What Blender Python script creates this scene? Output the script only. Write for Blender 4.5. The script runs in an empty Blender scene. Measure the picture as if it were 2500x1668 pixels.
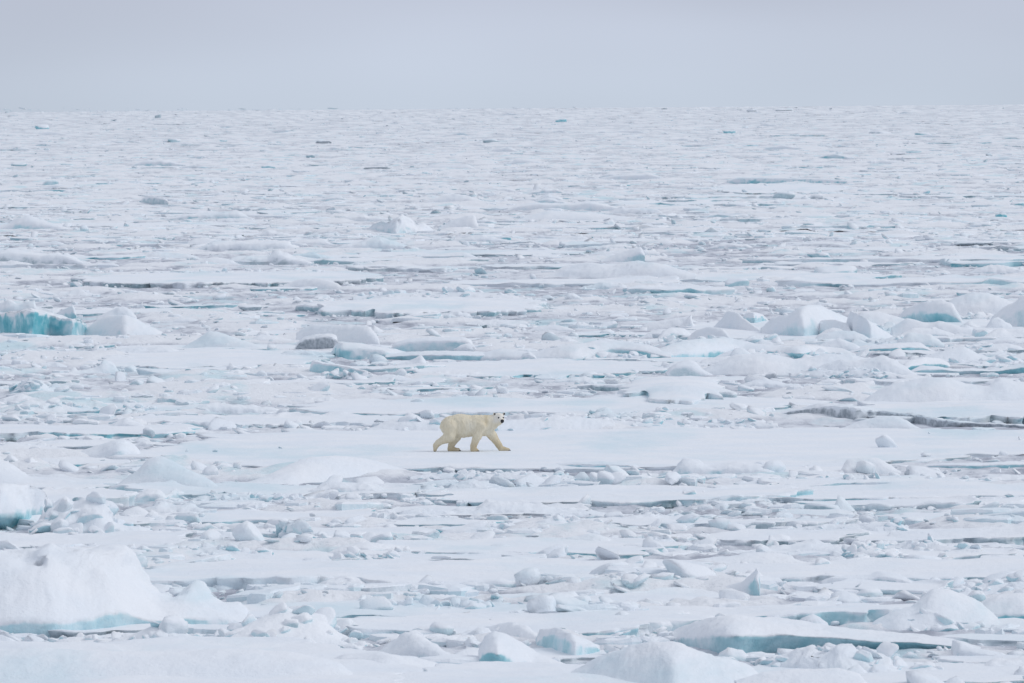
import bpy, math
import numpy as np
from mathutils import Matrix

scene = bpy.context.scene
C = scene.collection
rad = math.radians

# ------------------------------------------------------------------ camera
W0, H0 = 2500.0, 1668.0
FOC = 300.0 / 36.0 * W0            # focal length in photo pixels
CAM_H = 11.2
PITCH = math.atan(586.0 / FOC)
ROLL = rad(-0.43)
RM = (Matrix.Rotation(math.pi / 2 - PITCH, 3, 'X') @ Matrix.Rotation(ROLL, 3, 'Z'))
cam_d = bpy.data.cameras.new('camera')
cam_d.sensor_width = 36.0
cam_d.lens = 300.0
cam_d.clip_start = 1.0
cam_d.clip_end = 40000.0
cam = bpy.data.objects.new('camera', cam_d)
C.objects.link(cam)
cam.matrix_world = Matrix.Translation((0, 0, CAM_H)) @ RM.to_4x4()
scene.camera = cam
cam_d.dof.use_dof = True
cam_d.dof.focus_distance = 285.0
cam_d.dof.aperture_fstop = 10.0

# ------------------------------------------------------------------ sky and sun (overcast)
SUN_EL, SUN_AZ = rad(42), rad(92)       # azimuth from +Y (view direction) towards +X
world = bpy.data.worlds.new('World')
scene.world = world
world.use_nodes = True
nt = world.node_tree
nt.nodes.clear()
n_out = nt.nodes.new('ShaderNodeOutputWorld')
n_bg = nt.nodes.new('ShaderNodeBackground')
n_sky = nt.nodes.new('ShaderNodeTexSky')
n_sky.sky_type = 'NISHITA'
n_sky.sun_disc = False
n_sky.sun_elevation = SUN_EL
n_sky.sun_rotation = SUN_AZ
n_hsv = nt.nodes.new('ShaderNodeHueSaturation')
n_hsv.inputs['Saturation'].default_value = 0.35
nt.links.new(n_sky.outputs[0], n_hsv.inputs['Color'])
# overcast cloud sheet over the clear sky: brighter towards the zenith, softly mottled
n_tc = nt.nodes.new('ShaderNodeTexCoord')
n_sep = nt.nodes.new('ShaderNodeSeparateXYZ')
nt.links.new(n_tc.outputs['Generated'], n_sep.inputs[0])
n_ramp = nt.nodes.new('ShaderNodeValToRGB')
cr = n_ramp.color_ramp
cr.elements[0].position = 0.0
cr.elements[0].color = (4.85, 5.5, 6.5, 1)
cr.elements[1].position = 1.0
cr.elements[1].color = (5.6, 5.95, 6.75, 1)
e = cr.elements.new(0.013)
e.color = (4.75, 5.2, 6.3, 1)
e = cr.elements.new(0.2)
e.color = (5.2, 5.6, 6.6, 1)
nt.links.new(n_sep.outputs[2], n_ramp.inputs[0])
n_map = nt.nodes.new('ShaderNodeMapping')
n_map.inputs['Scale'].default_value = (9, 9, 40)
n_map.inputs['Location'].default_value = (-15.0974, -9.6755, -3.7692)
nt.links.new(n_tc.outputs['Generated'], n_map.inputs[0])
n_cl = nt.nodes.new('ShaderNodeTexNoise')
n_cl.inputs['Scale'].default_value = 1.0
n_cl.inputs['Detail'].default_value = 2.0
nt.links.new(n_map.outputs[0], n_cl.inputs['Vector'])
n_mr = nt.nodes.new('ShaderNodeMapRange')
n_mr.inputs['From Min'].default_value = 0.25
n_mr.inputs['From Max'].default_value = 0.75
n_mr.inputs['To Min'].default_value = 0.84
n_mr.inputs['To Max'].default_value = 1.14
nt.links.new(n_cl.outputs[0], n_mr.inputs[0])
n_mul = nt.nodes.new('ShaderNodeVectorMath')
n_mul.operation = 'SCALE'
nt.links.new(n_ramp.outputs[0], n_mul.inputs[0])
nt.links.new(n_mr.outputs[0], n_mul.inputs['Scale'])
n_mix = nt.nodes.new('ShaderNodeMix')
n_mix.data_type = 'RGBA'
n_mix.inputs[0].default_value = 0.93
nt.links.new(n_hsv.outputs[0], n_mix.inputs[6])
nt.links.new(n_mul.outputs[0], n_mix.inputs[7])
nt.links.new(n_mix.outputs[2], n_bg.inputs[0])
n_bg.inputs[1].default_value = 0.1
nt.links.new(n_bg.outputs[0], n_out.inputs[0])

sun_d = bpy.data.lights.new('sun', 'SUN')
sun_d.energy = 1.0
sun_d.angle = rad(30)
sun_d.color = (1.0, 0.985, 0.965)
sun = bpy.data.objects.new('sun', sun_d)
C.objects.link(sun)
sv = Matrix.Rotation(-SUN_AZ, 3, 'Z') @ Matrix.Rotation(-(math.pi / 2 - SUN_EL), 3, 'X')
sun.matrix_world = Matrix.Translation((0, 300, 200)) @ sv.to_4x4()

scene.view_settings.view_transform = 'Standard'
scene.view_settings.look = 'None'
scene.view_settings.exposure = 0.13
scene.view_settings.gamma = 1.0
scene.view_settings.use_curve_mapping = False
scene.render.engine = 'CYCLES'
scene.cycles.max_bounces = 8
scene.cycles.diffuse_bounces = 5
scene.cycles.use_denoising = True

# ------------------------------------------------------------------ numpy helpers
R3 = np.array(RM)
CAM = np.array((0.0, 0.0, CAM_H))


def ray(x, y):
    d = np.array(((x - W0 / 2) / FOC, -(y - H0 / 2) / FOC, -1.0))
    return R3 @ d


def P(x, y, z=0.0):
    """the point of the plane at height z that the photograph shows at (x, y)"""
    d = ray(x, y)
    t = (z - CAM_H) / d[2]
    return CAM + t * d


def z_at(x, y, Y):
    """height, over depth Y, of what the photograph shows at (x, y)"""
    d = ray(x, y)
    return CAM_H + d[2] / d[1] * Y


def pix(pts):
    q = (np.asarray(pts, float) - CAM) @ R3
    return np.stack([W0 / 2 - q[..., 0] / q[..., 2] * FOC, H0 / 2 + q[..., 1] / q[..., 2] * FOC], -1)


LAT = np.random.default_rng(4242).uniform(-1, 1, 64 ** 3)


def noise(p, seed=0):
    """smooth value noise on a repeating lattice; each seed reads another corner of it"""
    p = np.asarray(p, float) + np.array((seed * 12.9898 % 61.7, seed * 78.233 % 57.3, seed * 37.719 % 63.1))
    i = np.floor(p)
    f = p - i
    f = f * f * f * (f * (f * 6 - 15) + 10)
    i = i.astype(np.int64) & 63
    j = (i + 1) & 63
    fx, fy, fz = f[..., 0], f[..., 1], f[..., 2]
    x0, x1 = i[..., 0] << 12, j[..., 0] << 12
    y0, y1 = i[..., 1] << 6, j[..., 1] << 6
    z0, z1 = i[..., 2], j[..., 2]

    def lz(xy):
        a = LAT[xy + z0]
        return a + (LAT[xy + z1] - a) * fz
    a = lz(x0 + y0)
    a = a + (lz(x0 + y1) - a) * fy
    b = lz(x1 + y0)
    b = b + (lz(x1 + y1) - b) * fy
    return a + (b - a) * fx


def fbm(p, octv=4, seed=0, gain=0.5):
    p = np.asarray(p, float)
    a, s, tot = 1.0, 0.0, 0.0
    for k in range(octv):
        s = s + a * noise(p * (2.03 ** k) + 17.3 * k, seed + k)
        tot += a
        a *= gain
    return s / tot


def smooth(a, b, x):
    t = np.clip((x - a) / (b - a), 0, 1)
    return t * t * (3 - 2 * t)


def ico(sub):
    import bmesh
    bm = bmesh.new()
    bmesh.ops.create_icosphere(bm, subdivisions=sub, radius=1.0)
    bm.verts.ensure_lookup_table()
    v = np.array([x.co[:] for x in bm.verts])
    f = np.array([[x.index for x in q.verts] for q in bm.faces])
    bm.free()
    return v, f


def mesh(name, V, F, mat, tint=None, flat=False):
    """a mesh from arrays; F is an (n, 3) or (n, 4) array, or a list of such arrays"""
    Fs = F if isinstance(F, list) else [F]
    me = bpy.data.meshes.new(name)
    V = np.asarray(V, np.float32)
    me.vertices.add(len(V))
    me.vertices.foreach_set('co', V.ravel())
    loops = np.concatenate([f.ravel() for f in Fs]).astype(np.int32)
    tot = np.concatenate([np.full(len(f), f.shape[1]) for f in Fs]).astype(np.int32)
    start = np.concatenate([[0], np.cumsum(tot)[:-1]]).astype(np.int32)
    me.loops.add(len(loops))
    me.loops.foreach_set('vertex_index', loops)
    me.polygons.add(len(tot))
    me.polygons.foreach_set('loop_start', start)
    me.polygons.foreach_set('loop_total', tot)
    me.update(calc_edges=True)
    me.polygons.foreach_set('use_smooth', np.full(len(tot), not flat))
    if tint is not None:
        t = np.asarray(tint, np.float32)
        if t.ndim == 1:
            t = np.tile(t, (len(V), 1))
        at = me.attributes.new('tint', 'FLOAT_COLOR', 'POINT')
        at.data.foreach_set('color', np.concatenate([t, np.ones((len(V), 1), np.float32)], 1).astype(np.float32).ravel())
    me.materials.append(mat)
    me.validate()
    return me


def link(name, me, parent=None, loc=None):
    o = bpy.data.objects.new(name, me)
    C.objects.link(o)
    if loc is not None:
        o.location = loc
    if parent is not None:
        o.parent = parent
    return o


def tag(o, label=None, cat=None, group=None, kind=None):
    for k, v in (('label', label), ('category', cat), ('group', group), ('kind', kind)):
        if v:
            o[k] = v
    return o


def grid_faces(nu, nv, wrap=False):
    """faces of an nu x nv vertex grid (index u * nv + v); wrap closes the u direction"""
    u = np.arange(nu if wrap else nu - 1)
    v = np.arange(nv - 1)
    a, b = np.meshgrid(u, v, indexing='ij')
    a1 = (a + 1) % nu
    return np.stack([a * nv + b, a1 * nv + b, a1 * nv + b + 1, a * nv + b + 1], -1).reshape(-1, 4)


# ------------------------------------------------------------------ materials
def new_mat(name):
    m = bpy.data.materials.new(name)
    m.use_nodes = True
    t = m.node_tree
    b = t.nodes['Principled BSDF']
    return m, t, b


def node(t, kind, **kw):
    n = t.nodes.new(kind)
    for k, v in kw.items():
        setattr(n, k, v)
    return n


def mixc(t, fac, a, b):
    n = node(t, 'ShaderNodeMix', data_type='RGBA')
    for s, v in ((0, fac), (6, a), (7, b)):
        if isinstance(v, (tuple, float, int)):
            n.inputs[s].default_value = v
        else:
            t.links.new(v, n.inputs[s])
    return n.outputs[2]


def mrange(t, v, a, b, c=0.0, d=1.0, kind='SMOOTHSTEP'):
    n = node(t, 'ShaderNodeMapRange', interpolation_type=kind)
    t.links.new(v, n.inputs[0])
    for i, x in enumerate((a, b, c, d)):
        n.inputs[i + 1].default_value = x
    return n.outputs[0]


def math_n(t, op, a, b):
    n = node(t, 'ShaderNodeMath', operation=op)
    for s, v in ((0, a), (1, b)):
        if isinstance(v, (float, int)):
            n.inputs[s].default_value = v
        else:
            t.links.new(v, n.inputs[s])
    return n.outputs[0]


def noise_n(t, vec, scale, detail=4.0, rough=0.55):
    n = node(t, 'ShaderNodeTexNoise')
    n.inputs['Scale'].default_value = scale
    n.inputs['Detail'].default_value = detail
    n.inputs['Roughness'].default_value = rough
    t.links.new(vec, n.inputs['Vector'])
    return n.outputs[0]


def make_ice():
    """snow lying on whatever faces up, bare ice on whatever faces sideways.
    tint: r = how bare the steep faces are, g = how deep the blue of the bare ice, b = how grey and dirty"""
    m, t, b = new_mat('snow_and_ice')
    geo = node(t, 'ShaderNodeNewGeometry')
    at = node(t, 'ShaderNodeAttribute', attribute_name='tint')
    sep = node(t, 'ShaderNodeSeparateColor')
    t.links.new(at.outputs['Color'], sep.inputs[0])
    sn = node(t, 'ShaderNodeSeparateXYZ')
    t.links.new(geo.outputs['Normal'], sn.inputs[0])
    pos = geo.outputs['Position']
    n1 = noise_n(t, pos, 1.3, 5)
    n2 = noise_n(t, pos, 0.35, 3)
    n3 = noise_n(t, pos, 6.0, 4)
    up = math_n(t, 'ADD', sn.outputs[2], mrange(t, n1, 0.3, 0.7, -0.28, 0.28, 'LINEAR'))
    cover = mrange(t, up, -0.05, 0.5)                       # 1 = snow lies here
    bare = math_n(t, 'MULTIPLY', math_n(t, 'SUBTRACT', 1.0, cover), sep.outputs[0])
    snow = mixc(t, mrange(t, n2, 0.3, 0.7), (0.79, 0.835, 0.885, 1), (0.845, 0.867, 0.897, 1))
    mw = node(t, 'ShaderNodeMapping')
    mw.inputs['Scale'].default_value = (0.16, 0.05, 0.4)
    t.links.new(pos, mw.inputs[0])
    wet = noise_n(t, mw.outputs[0], 1.0, 6, 0.62)
    snow = mixc(t, mrange(t, wet, 0.5, 0.72, 0.0, 0.8), snow, (0.63, 0.765, 0.825, 1))
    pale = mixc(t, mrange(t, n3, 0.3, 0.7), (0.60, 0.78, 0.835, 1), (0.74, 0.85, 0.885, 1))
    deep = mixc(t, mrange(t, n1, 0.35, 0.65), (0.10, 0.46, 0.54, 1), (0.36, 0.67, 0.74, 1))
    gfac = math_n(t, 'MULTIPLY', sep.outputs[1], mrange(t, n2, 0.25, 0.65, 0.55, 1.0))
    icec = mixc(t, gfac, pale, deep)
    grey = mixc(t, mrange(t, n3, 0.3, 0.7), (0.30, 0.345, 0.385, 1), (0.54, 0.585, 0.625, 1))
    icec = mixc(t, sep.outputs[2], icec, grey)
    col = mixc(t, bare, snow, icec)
    t.links.new(col, b.inputs['Base Color'])
    rr = math_n(t, 'SUBTRACT', 0.85, math_n(t, 'MULTIPLY', bare, 0.4))
    t.links.new(rr, b.inputs['Roughness'])
    b.inputs['Specular IOR Level'].default_value = 0.25
    bp = node(t, 'ShaderNodeBump')
    bp.inputs['Strength'].default_value = 0.55
    bp.inputs['Distance'].default_value = 0.08
    nb = math_n(t, 'ADD', noise_n(t, pos, 3.0, 5, 0.6), math_n(t, 'MULTIPLY', noise_n(t, pos, 14.0, 3, 0.6), 0.35))
    t.links.new(nb, bp.inputs['Height'])
    t.links.new(bp.outputs[0], b.inputs['Normal'])
    return m


def make_slush(name='slush', c0=(0.33, 0.355, 0.42, 1), c1=(0.57, 0.60, 0.665, 1), c2=(0.77, 0.80, 0.845, 1), c3=(0.83, 0.85, 0.88, 1)):
    m, t, b = new_mat(name)
    geo = node(t, 'ShaderNodeNewGeometry')
    pos = geo.outputs['Position']
    mp = node(t, 'ShaderNodeMapping')
    mp.inputs['Scale'].default_value = (1.0, 0.25, 1.0)
    t.links.new(pos, mp.inputs[0])
    a = noise_n(t, mp.outputs[0], 0.9, 6, 0.65)
    c = noise_n(t, mp.outputs[0], 0.09, 5, 0.6)
    k = math_n(t, 'ADD', math_n(t, 'MULTIPLY', a, 0.75), math_n(t, 'MULTIPLY', c, 0.75))
    dk = mixc(t, mrange(t, a, 0.3, 0.6), c0, c1)
    lt = mixc(t, mrange(t, k, 0.63, 0.9), dk, c2)
    sz = node(t, 'ShaderNodeSeparateXYZ')
    t.links.new(pos, sz.inputs[0])
    dry = mrange(t, math_n(t, 'ADD', sz.outputs[2], math_n(t, 'MULTIPLY', a, 0.12)), 0.08, 0.22)     # heaped slush has drained white
    lt = mixc(t, dry, lt, c3)
    mc = node(t, 'ShaderNodeMapping')
    mc.inputs['Scale'].default_value = (0.22, 0.05, 1.0)
    mc.inputs['Location'].default_value = (37.0, 11.0, 0.0)
    t.links.new(pos, mc.inputs[0])
    lt = mixc(t, mrange(t, noise_n(t, mc.outputs[0], 1.0, 5, 0.6), 0.54, 0.66, 0.0, 0.6), lt, (0.53, 0.74, 0.80, 1))      # ice just under the surface
    t.links.new(lt, b.inputs['Base Color'])
    b.inputs['Roughness'].default_value = 0.7
    b.inputs['Specular IOR Level'].default_value = 0.2
    bp = node(t, 'ShaderNodeBump')
    bp.inputs['Strength'].default_value = 0.55
    bp.inputs['Distance'].default_value = 0.13
    vo = node(t, 'ShaderNodeTexVoronoi')
    vo.inputs['Scale'].default_value = 2.0
    vo.inputs['Randomness'].default_value = 1.0
    vw = node(t, 'ShaderNodeVectorMath', operation='ADD')
    nv = node(t, 'ShaderNodeTexNoise')
    nv.inputs['Scale'].default_value = 2.0
    t.links.new(pos, nv.inputs['Vector'])
    t.links.new(pos, vw.inputs[0])
    t.links.new(nv.outputs['Color'], vw.inputs[1])
    t.links.new(vw.outputs[0], vo.inputs['Vector'])
    t.links.new(math_n(t, 'SUBTRACT', noise_n(t, pos, 4.0, 6, 0.7), math_n(t, 'MULTIPLY', vo.outputs['Distance'], 0.9)), bp.inputs['Height'])
    t.links.new(bp.outputs[0], b.inputs['Normal'])
    return m


def make_water():
    m, t, b = new_mat('sea_water')
    geo = node(t, 'ShaderNodeNewGeometry')
    b.inputs['Base Color'].default_value = (0.035, 0.05, 0.06, 1)
    b.inputs['Roughness'].default_value = 0.22
    b.inputs['IOR'].default_value = 1.33
    bp = node(t, 'ShaderNodeBump')
    bp.inputs['Strength'].default_value = 0.5
    bp.inputs['Distance'].default_value = 0.05
    t.links.new(noise_n(t, geo.outputs['Position'], 2.5, 4), bp.inputs['Height'])
    t.links.new(bp.outputs[0], b.inputs['Normal'])
    return m


ICE = make_ice()
SLUSH = make_slush()
PACKED = make_slush('packed_snow_slush', (0.42, 0.445, 0.505, 1), (0.65, 0.68, 0.73, 1), (0.82, 0.845, 0.875, 1))
WATER = make_water()

# ------------------------------------------------------------------ sea
FAR = 13500.0
a = np.linspace(0, 2 * np.pi, 97)[:-1]
rr = 13000.0
V = np.concatenate([[[0, 0, -0.06]], np.stack([np.cos(a) * rr, np.sin(a) * rr, a * 0 - 0.06], 1)])
F = np.array([[0, i + 1, (i + 1) % 96 + 1] for i in range(96)])
tag(link('sea', mesh('sea', V, F, WATER)), 'dark grey sea water showing between the floes', kind='structure')

# ------------------------------------------------------------------ floes
FLOES = []       # (centre x, centre y, half width, half depth, seed) for the brash to keep clear of


def floe_radius(th, seed, hw, hd, jag):
    c, s = np.cos(th), np.sin(th)
    e = 2.6
    r = (np.abs(c) ** e + np.abs(s) ** e) ** (-1 / e)
    q = np.stack([c * 1.6, s * 1.6, np.full_like(c, seed * 3.1)], -1)
    r = r * (1 + 0.26 * fbm(q, 3, seed))
    q = np.stack([c * hw, s * hd * 0.5, np.full_like(c, seed * 1.7)], -1)
    return r * (1 + jag * fbm(q * 0.9, 4, seed + 5, 0.6) / (0.35 * min(hw, hd) + 1.0))


def smooth1w(a, n):
    k = np.hanning(2 * n + 3)[1:-1]
    k /= k.sum()
    m = len(a)
    return np.convolve(np.concatenate([a, a, a]), k, mode='same')[m:2 * m]


def floe_mesh(seed, cx, cy, hw, hd, thick, na, rim=0.12, und=0.08, tint=(0.8, 0.35, 0.1), jag=0.75, dome=0.0):
    th = np.linspace(0, 2 * np.pi, na, endpoint=False)
    R = floe_radius(th, seed, hw, hd, jag)
    Rs = smooth1w(R, na // 9)
    ss = np.concatenate([np.linspace(0.03, 0.88, 9) ** 0.8, [0.93, 0.965, 0.988, 1.0]])[None, :]
    co, si = np.cos(th)[:, None], np.sin(th)[:, None]
    Rr = Rs[:, None] + (R - Rs)[:, None] * ss ** 8
    x = cx + hw * Rr * ss * co
    y = cy + hd * Rr * ss * si
    q = np.stack([x, y * 0.55, np.full_like(x, seed * 1.0)], -1)
    z = thick + und * 1.6 * fbm(q * 0.28, 3, seed + 9) + und * 0.35 * fbm(q * 1.7, 3, seed + 11) + dome * (1 - ss ** 2)
    ridge = np.clip(fbm(q * np.array((0.5, 0.5, 1)), 3, seed + 13) * 2 + 0.1, 0, 1)
    z = z + rim * ridge * smooth(0.86, 0.965, ss) * (0.6 + 0.8 * fbm(q * 2.2, 3, seed + 3))
    z = np.maximum(np.where(ss >= 0.999, z * 0.93, z), 0.05)
    top = np.stack([x, y, z], -1)
    e = top[:, -1:, :]
    sd = np.array([(1.0, 0.62), (0.998, 0.2), (0.992, -0.25), (0.985, -0.6)])
    sx = cx + (e[..., 0] - cx) * sd[:, 0]
    sy = cy + (e[..., 1] - cy) * sd[:, 0]
    sz_ = np.where(sd[:, 1] > 0, e[..., 2] * sd[:, 1], sd[:, 1] * 0.5)
    off = 0.2 * fbm(np.stack([sx * 1.6, sy * 0.8, sz_ * 5 + sd[:, 1] * 3], -1), 3, seed + 21) - 0.02
    V = np.concatenate([top, np.stack([sx + co * off, sy + si * off, sz_], -1)], 1)
    nv = V.shape[1]
    F = grid_faces(na, nv, wrap=True)[:, ::-1]
    cap = np.array([[i * nv for i in range(na)]])
    V = V.reshape(-1, 3)
    c0 = len(V)
    V = np.concatenate([V, [[cx, cy, V[cap[0], 2].mean()]]])
    tri = np.array([[c0, i * nv, ((i + 1) % na) * nv] for i in range(na)])
    tn = np.tile(np.array(tint), (len(V), 1))
    vary = fbm(V * np.array((0.35, 0.35, 1)), 3, seed + 31)
    tn[:, 0] = np.clip(tn[:, 0] - 0.12 + 1.4 * vary, 0.1, 1)
    tn[:, 1] = np.clip(tn[:, 1] - 0.1 + 0.9 * vary, 0, 1)
    tn[:, 2] = np.clip(tn[:, 2] + 0.3 * fbm(V * np.array((0.3, 0.3, 1)), 2, seed + 37), 0, 1)
    return mesh('ice_floe', V, [F, tri], ICE, tn)


def floe_px(seed, x0, x1, yb, yf, thick=0.3, label=None, group=None, register=True, **kw):
    """a floe that the photograph shows from x0 to x1 and from its back edge yb to its front edge yf"""
    xm = (x0 + x1) / 2
    f, bk = P(xm, yf, thick), P(xm, yb, thick)
    cy, hd = (f[1] + bk[1]) / 2, (bk[1] - f[1]) / 2
    sc = FOC / f[1]
    hw = (x1 - x0) / 2 / sc
    cx = (f[0])
    na = int(np.clip((x1 - x0) * 0.5, 72, 360))
    me = floe_mesh(seed, cx, cy, hw, hd, thick, na, **kw)
    o = link('ice_floe', me)
    tag(o, label, 'ice floe', group)
    if register:
        FLOES.append((cx, cy, hw, hd, seed, kw.get('jag', 0.75)))
    return o


def floe_inside(x, y):
    """>0 inside some floe: 1 at its centre, 0 on its edge; and the index"""
    best = np.full(len(x), -9.0)
    for (cx, cy, hw, hd, seed, jag) in FLOES:
        u, v = (x - cx) / hw, (y - cy) / hd
        m = (np.abs(u) < 1.7) & (np.abs(v) < 1.7)
        if not m.any():
            continue
        th = np.arctan2(v[m], u[m])
        r = np.hypot(u[m], v[m]) / floe_radius(th, seed, hw, hd, jag)
        best[m] = np.maximum(best[m], (1 - r) * min(hw, hd))     # about metres from the edge
    return best

floe_px(11, -300, 960, 1562, 1740, 0.28, 'smooth white snow floe filling the bottom left corner', rim=0.0, und=0.12, jag=0.4)
floe_px(12, 900, 1760, 1618, 1720, 0.25, 'smooth snow shelf along the bottom edge below the pointed mound', rim=0.0, und=0.1, jag=0.4)
floe_px(13, 780, 1700, 1492, 1545, 0.19, 'flat grey-white floe behind the pointed mound at the bottom', rim=0.05)
floe_px(14, 1540, 2330, 1470, 1506, 0.19, 'smooth flat floe behind the long turquoise ice cave', rim=0.03)
floe_px(15, 260, 1660, 1362, 1424, 0.20, 'long smooth floe right of the big bottom-left hummock', rim=0.1, und=0.1)
floe_px(16, 1500, 2700, 1368, 1408, 0.19, 'long smooth floe behind the fin-shaped ice block', rim=0.08)
floe_px(17, -80, 425, 1296, 1338, 0.14, 'thin flat floe with dark front edge behind the big left hummock', rim=0.02, tint=(0.9, 0.3, 0.8))
floe_px(18, 560, 1090, 1284, 1306, 0.15, 'narrow flat floe beside the round grey ice boulder', rim=0.05)
floe_px(19, 1020, 1960, 1186, 1222, 0.16, 'flat floe between two brash bands below the polar bear', rim=0.1)
floe_px(20, 1700, 2640, 1180, 1216, 0.16, 'wide flat floe at right below the bear floe', rim=0.1)
BEAR_FLOE = floe_px(21, 240, 2760, 1042, 1138, 0.11, 'broad smooth floe under the walking polar bear', rim=0.12, und=0.04, tint=(0.25, 0.5, 0.0))
floe_px(23, 720, 1980, 968, 1006, 0.19, 'long pale floe just behind the polar bear', rim=0.05)
floe_px(24, 1560, 1790, 922, 970, 0.34, 'rounded thick snow slab in front of the grey ice boulder', rim=0.0, dome=0.25, tint=(0.9, 0.5, 0.3))
floe_px(25, 960, 1660, 880, 914, 0.15, 'pale bluish flat floe right of the tilted turquoise slab', rim=0.06, tint=(0.9, 0.5, 0.0))
floe_px(26, 210, 780, 852, 893, 0.15, 'flat floe left of the tilted turquoise slab', rim=0.06)
floe_px(27, 760, 1330, 728, 764, 0.28, 'large white floe with low snow dome and dark right end', rim=0.2, dome=0.15, und=0.14, tint=(0.9, 0.5, 0.3))
floe_px(28, 180, 920, 664, 690, 0.28, 'long white floe with a dark teal front edge at left', rim=0.1, tint=(1, 0.6, 0.75))
floe_px(29, 1740, 2120, 449, 472, 0.12, 'distant white floe in front of the thin blue slab', rim=0.1)
floe_px(30, -100, 300, 1196, 1236, 0.19, 'flat floe behind the slab with the teal cavity at left edge', rim=0.15)
floe_px(31, 330, 1010, 1182, 1206, 0.15, 'narrow flat floe in front of the low snow mound left of the bear', rim=0.12)
floe_px(32, 1380, 2050, 1262, 1286, 0.15, 'grey flat floe across the brash band right of centre', rim=0.12, tint=(0.9, 0.3, 0.6))
floe_px(33, 2080, 2620, 1284, 1316, 0.19, 'flat floe by the right edge behind the jagged rubble ridge', rim=0.1, tint=(0.9, 0.4, 0.6))
floe_px(34, 300, 980, 1014, 1034, 0.15, 'narrow flat floe left of the polar bear', rim=0.15)
floe_px(35, -120, 420, 1036, 1060, 0.16, 'flat blue-edged floe at the left edge level with the bear', rim=0.12, tint=(1, 0.7, 0.1))
floe_px(36, 1640, 2640, 780, 830, 0.19, 'snow-covered floe carrying the hummock field at right', rim=0.0)
floe_px(37, 2120, 2620, 966, 1018, 0.22, 'thick snow floe above the ragged grey edge at right', rim=0.05, tint=(0.3, 0.3, 0.2))

_rng = np.random.default_rng(5)
_words = ['wide', 'narrow', 'ragged', 'smooth', 'thin', 'broad', 'long', 'short']
_k = 0
FAR_ZONE = []
for i in range(400):
    y = 284 + (705 - 284) * _rng.random() ** 0.8
    x = _rng.uniform(-60, 2560)
    sc = FOC / P(1250, y)[1]
    hw = np.exp(_rng.normal(math.log(5.5), 0.5)) * (1.0 + 0.4 * (y < 450))
    w = hw * sc
    dp = hw * _rng.uniform(0.5, 1.1)
    c = P(x, y, 0.3)
    ok = all(abs(c[0] - g[0]) > (hw + g[2]) * 0.8 or abs(c[1] - g[1]) > (dp + g[3]) * 0.8 for g in FLOES)
    if not ok:
        continue
    th = _rng.uniform(0.12, 0.3)
    na = int(np.clip(2 * w * 0.4, 40, 92))
    o = link('ice_floe', floe_mesh(100 + i, c[0], c[1], hw, dp, th, na, rim=_rng.uniform(0.05, 0.3), und=0.1,
                                   tint=(_rng.uniform(0.3, 0.9), _rng.uniform(0.25, 0.95), _rng.choice([0.0, 0.1, 0.6]))))
    FLOES.append((c[0], c[1], hw, dp, 100 + i, 0.75))
    tag(o, 'flat snow-covered ice floe among the brash in the distance', 'ice floe', 'flat floes in the distance')
    FAR_ZONE.append(o)
    _k += 1
    if _k > 85:
        break
# smaller pans lying in the brash bands of the near half
_k = 0
for i in range(900):
    y = _rng.uniform(700, 1640)
    x = _rng.uniform(-40, 2540)
    sc = FOC / P(1250, y)[1]
    hw = np.exp(_rng.normal(math.log(2.2), 0.45))
    dp = hw * _rng.uniform(0.6, 1.5)
    c = P(x, y, 0.2)
    ok = all(abs(c[0] - g[0]) > (hw + g[2]) * 0.85 or abs(c[1] - g[1]) > (dp + g[3]) * 0.85 for g in FLOES)
    if not ok:
        continue
    th = _rng.uniform(0.07, 0.18)
    na = int(np.clip(2 * hw * sc * 0.55, 56, 108))
    o = link('ice_floe', floe_mesh(700 + i, c[0], c[1], hw, dp, th, na, rim=_rng.uniform(0.05, 0.2), und=0.06,
                                   tint=(0.95, _rng.uniform(0.25, 0.95), _rng.choice([0.0, 0.2, 0.7]))))
    FLOES.append((c[0], c[1], hw, dp, 700 + i, 0.75))
    tag(o, 'small flat ice pan lying in the brash between the larger floes', 'ice floe', 'small pans in the brash')
    _k += 1
    if _k > 75:
        break

# ------------------------------------------------------------------ hummocks: masses of snow-covered ice with their own outline
def poly(v, x):
    if isinstance(v, (int, float)):
        return np.full_like(x, float(v))
    v = np.array(v, float)
    return np.interp(x, v[:, 0], v[:, 1])


def smooth1(a, n):
    if n < 2:
        return a
    k = np.hanning(n + 2)[1:-1]
    k /= k.sum()
    return np.convolve(np.pad(a, n, mode='edge'), k, mode='same')[n:-n]


OCC = []         # (x0, x1, y0, y1) footprints of hummocks and blocks


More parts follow.
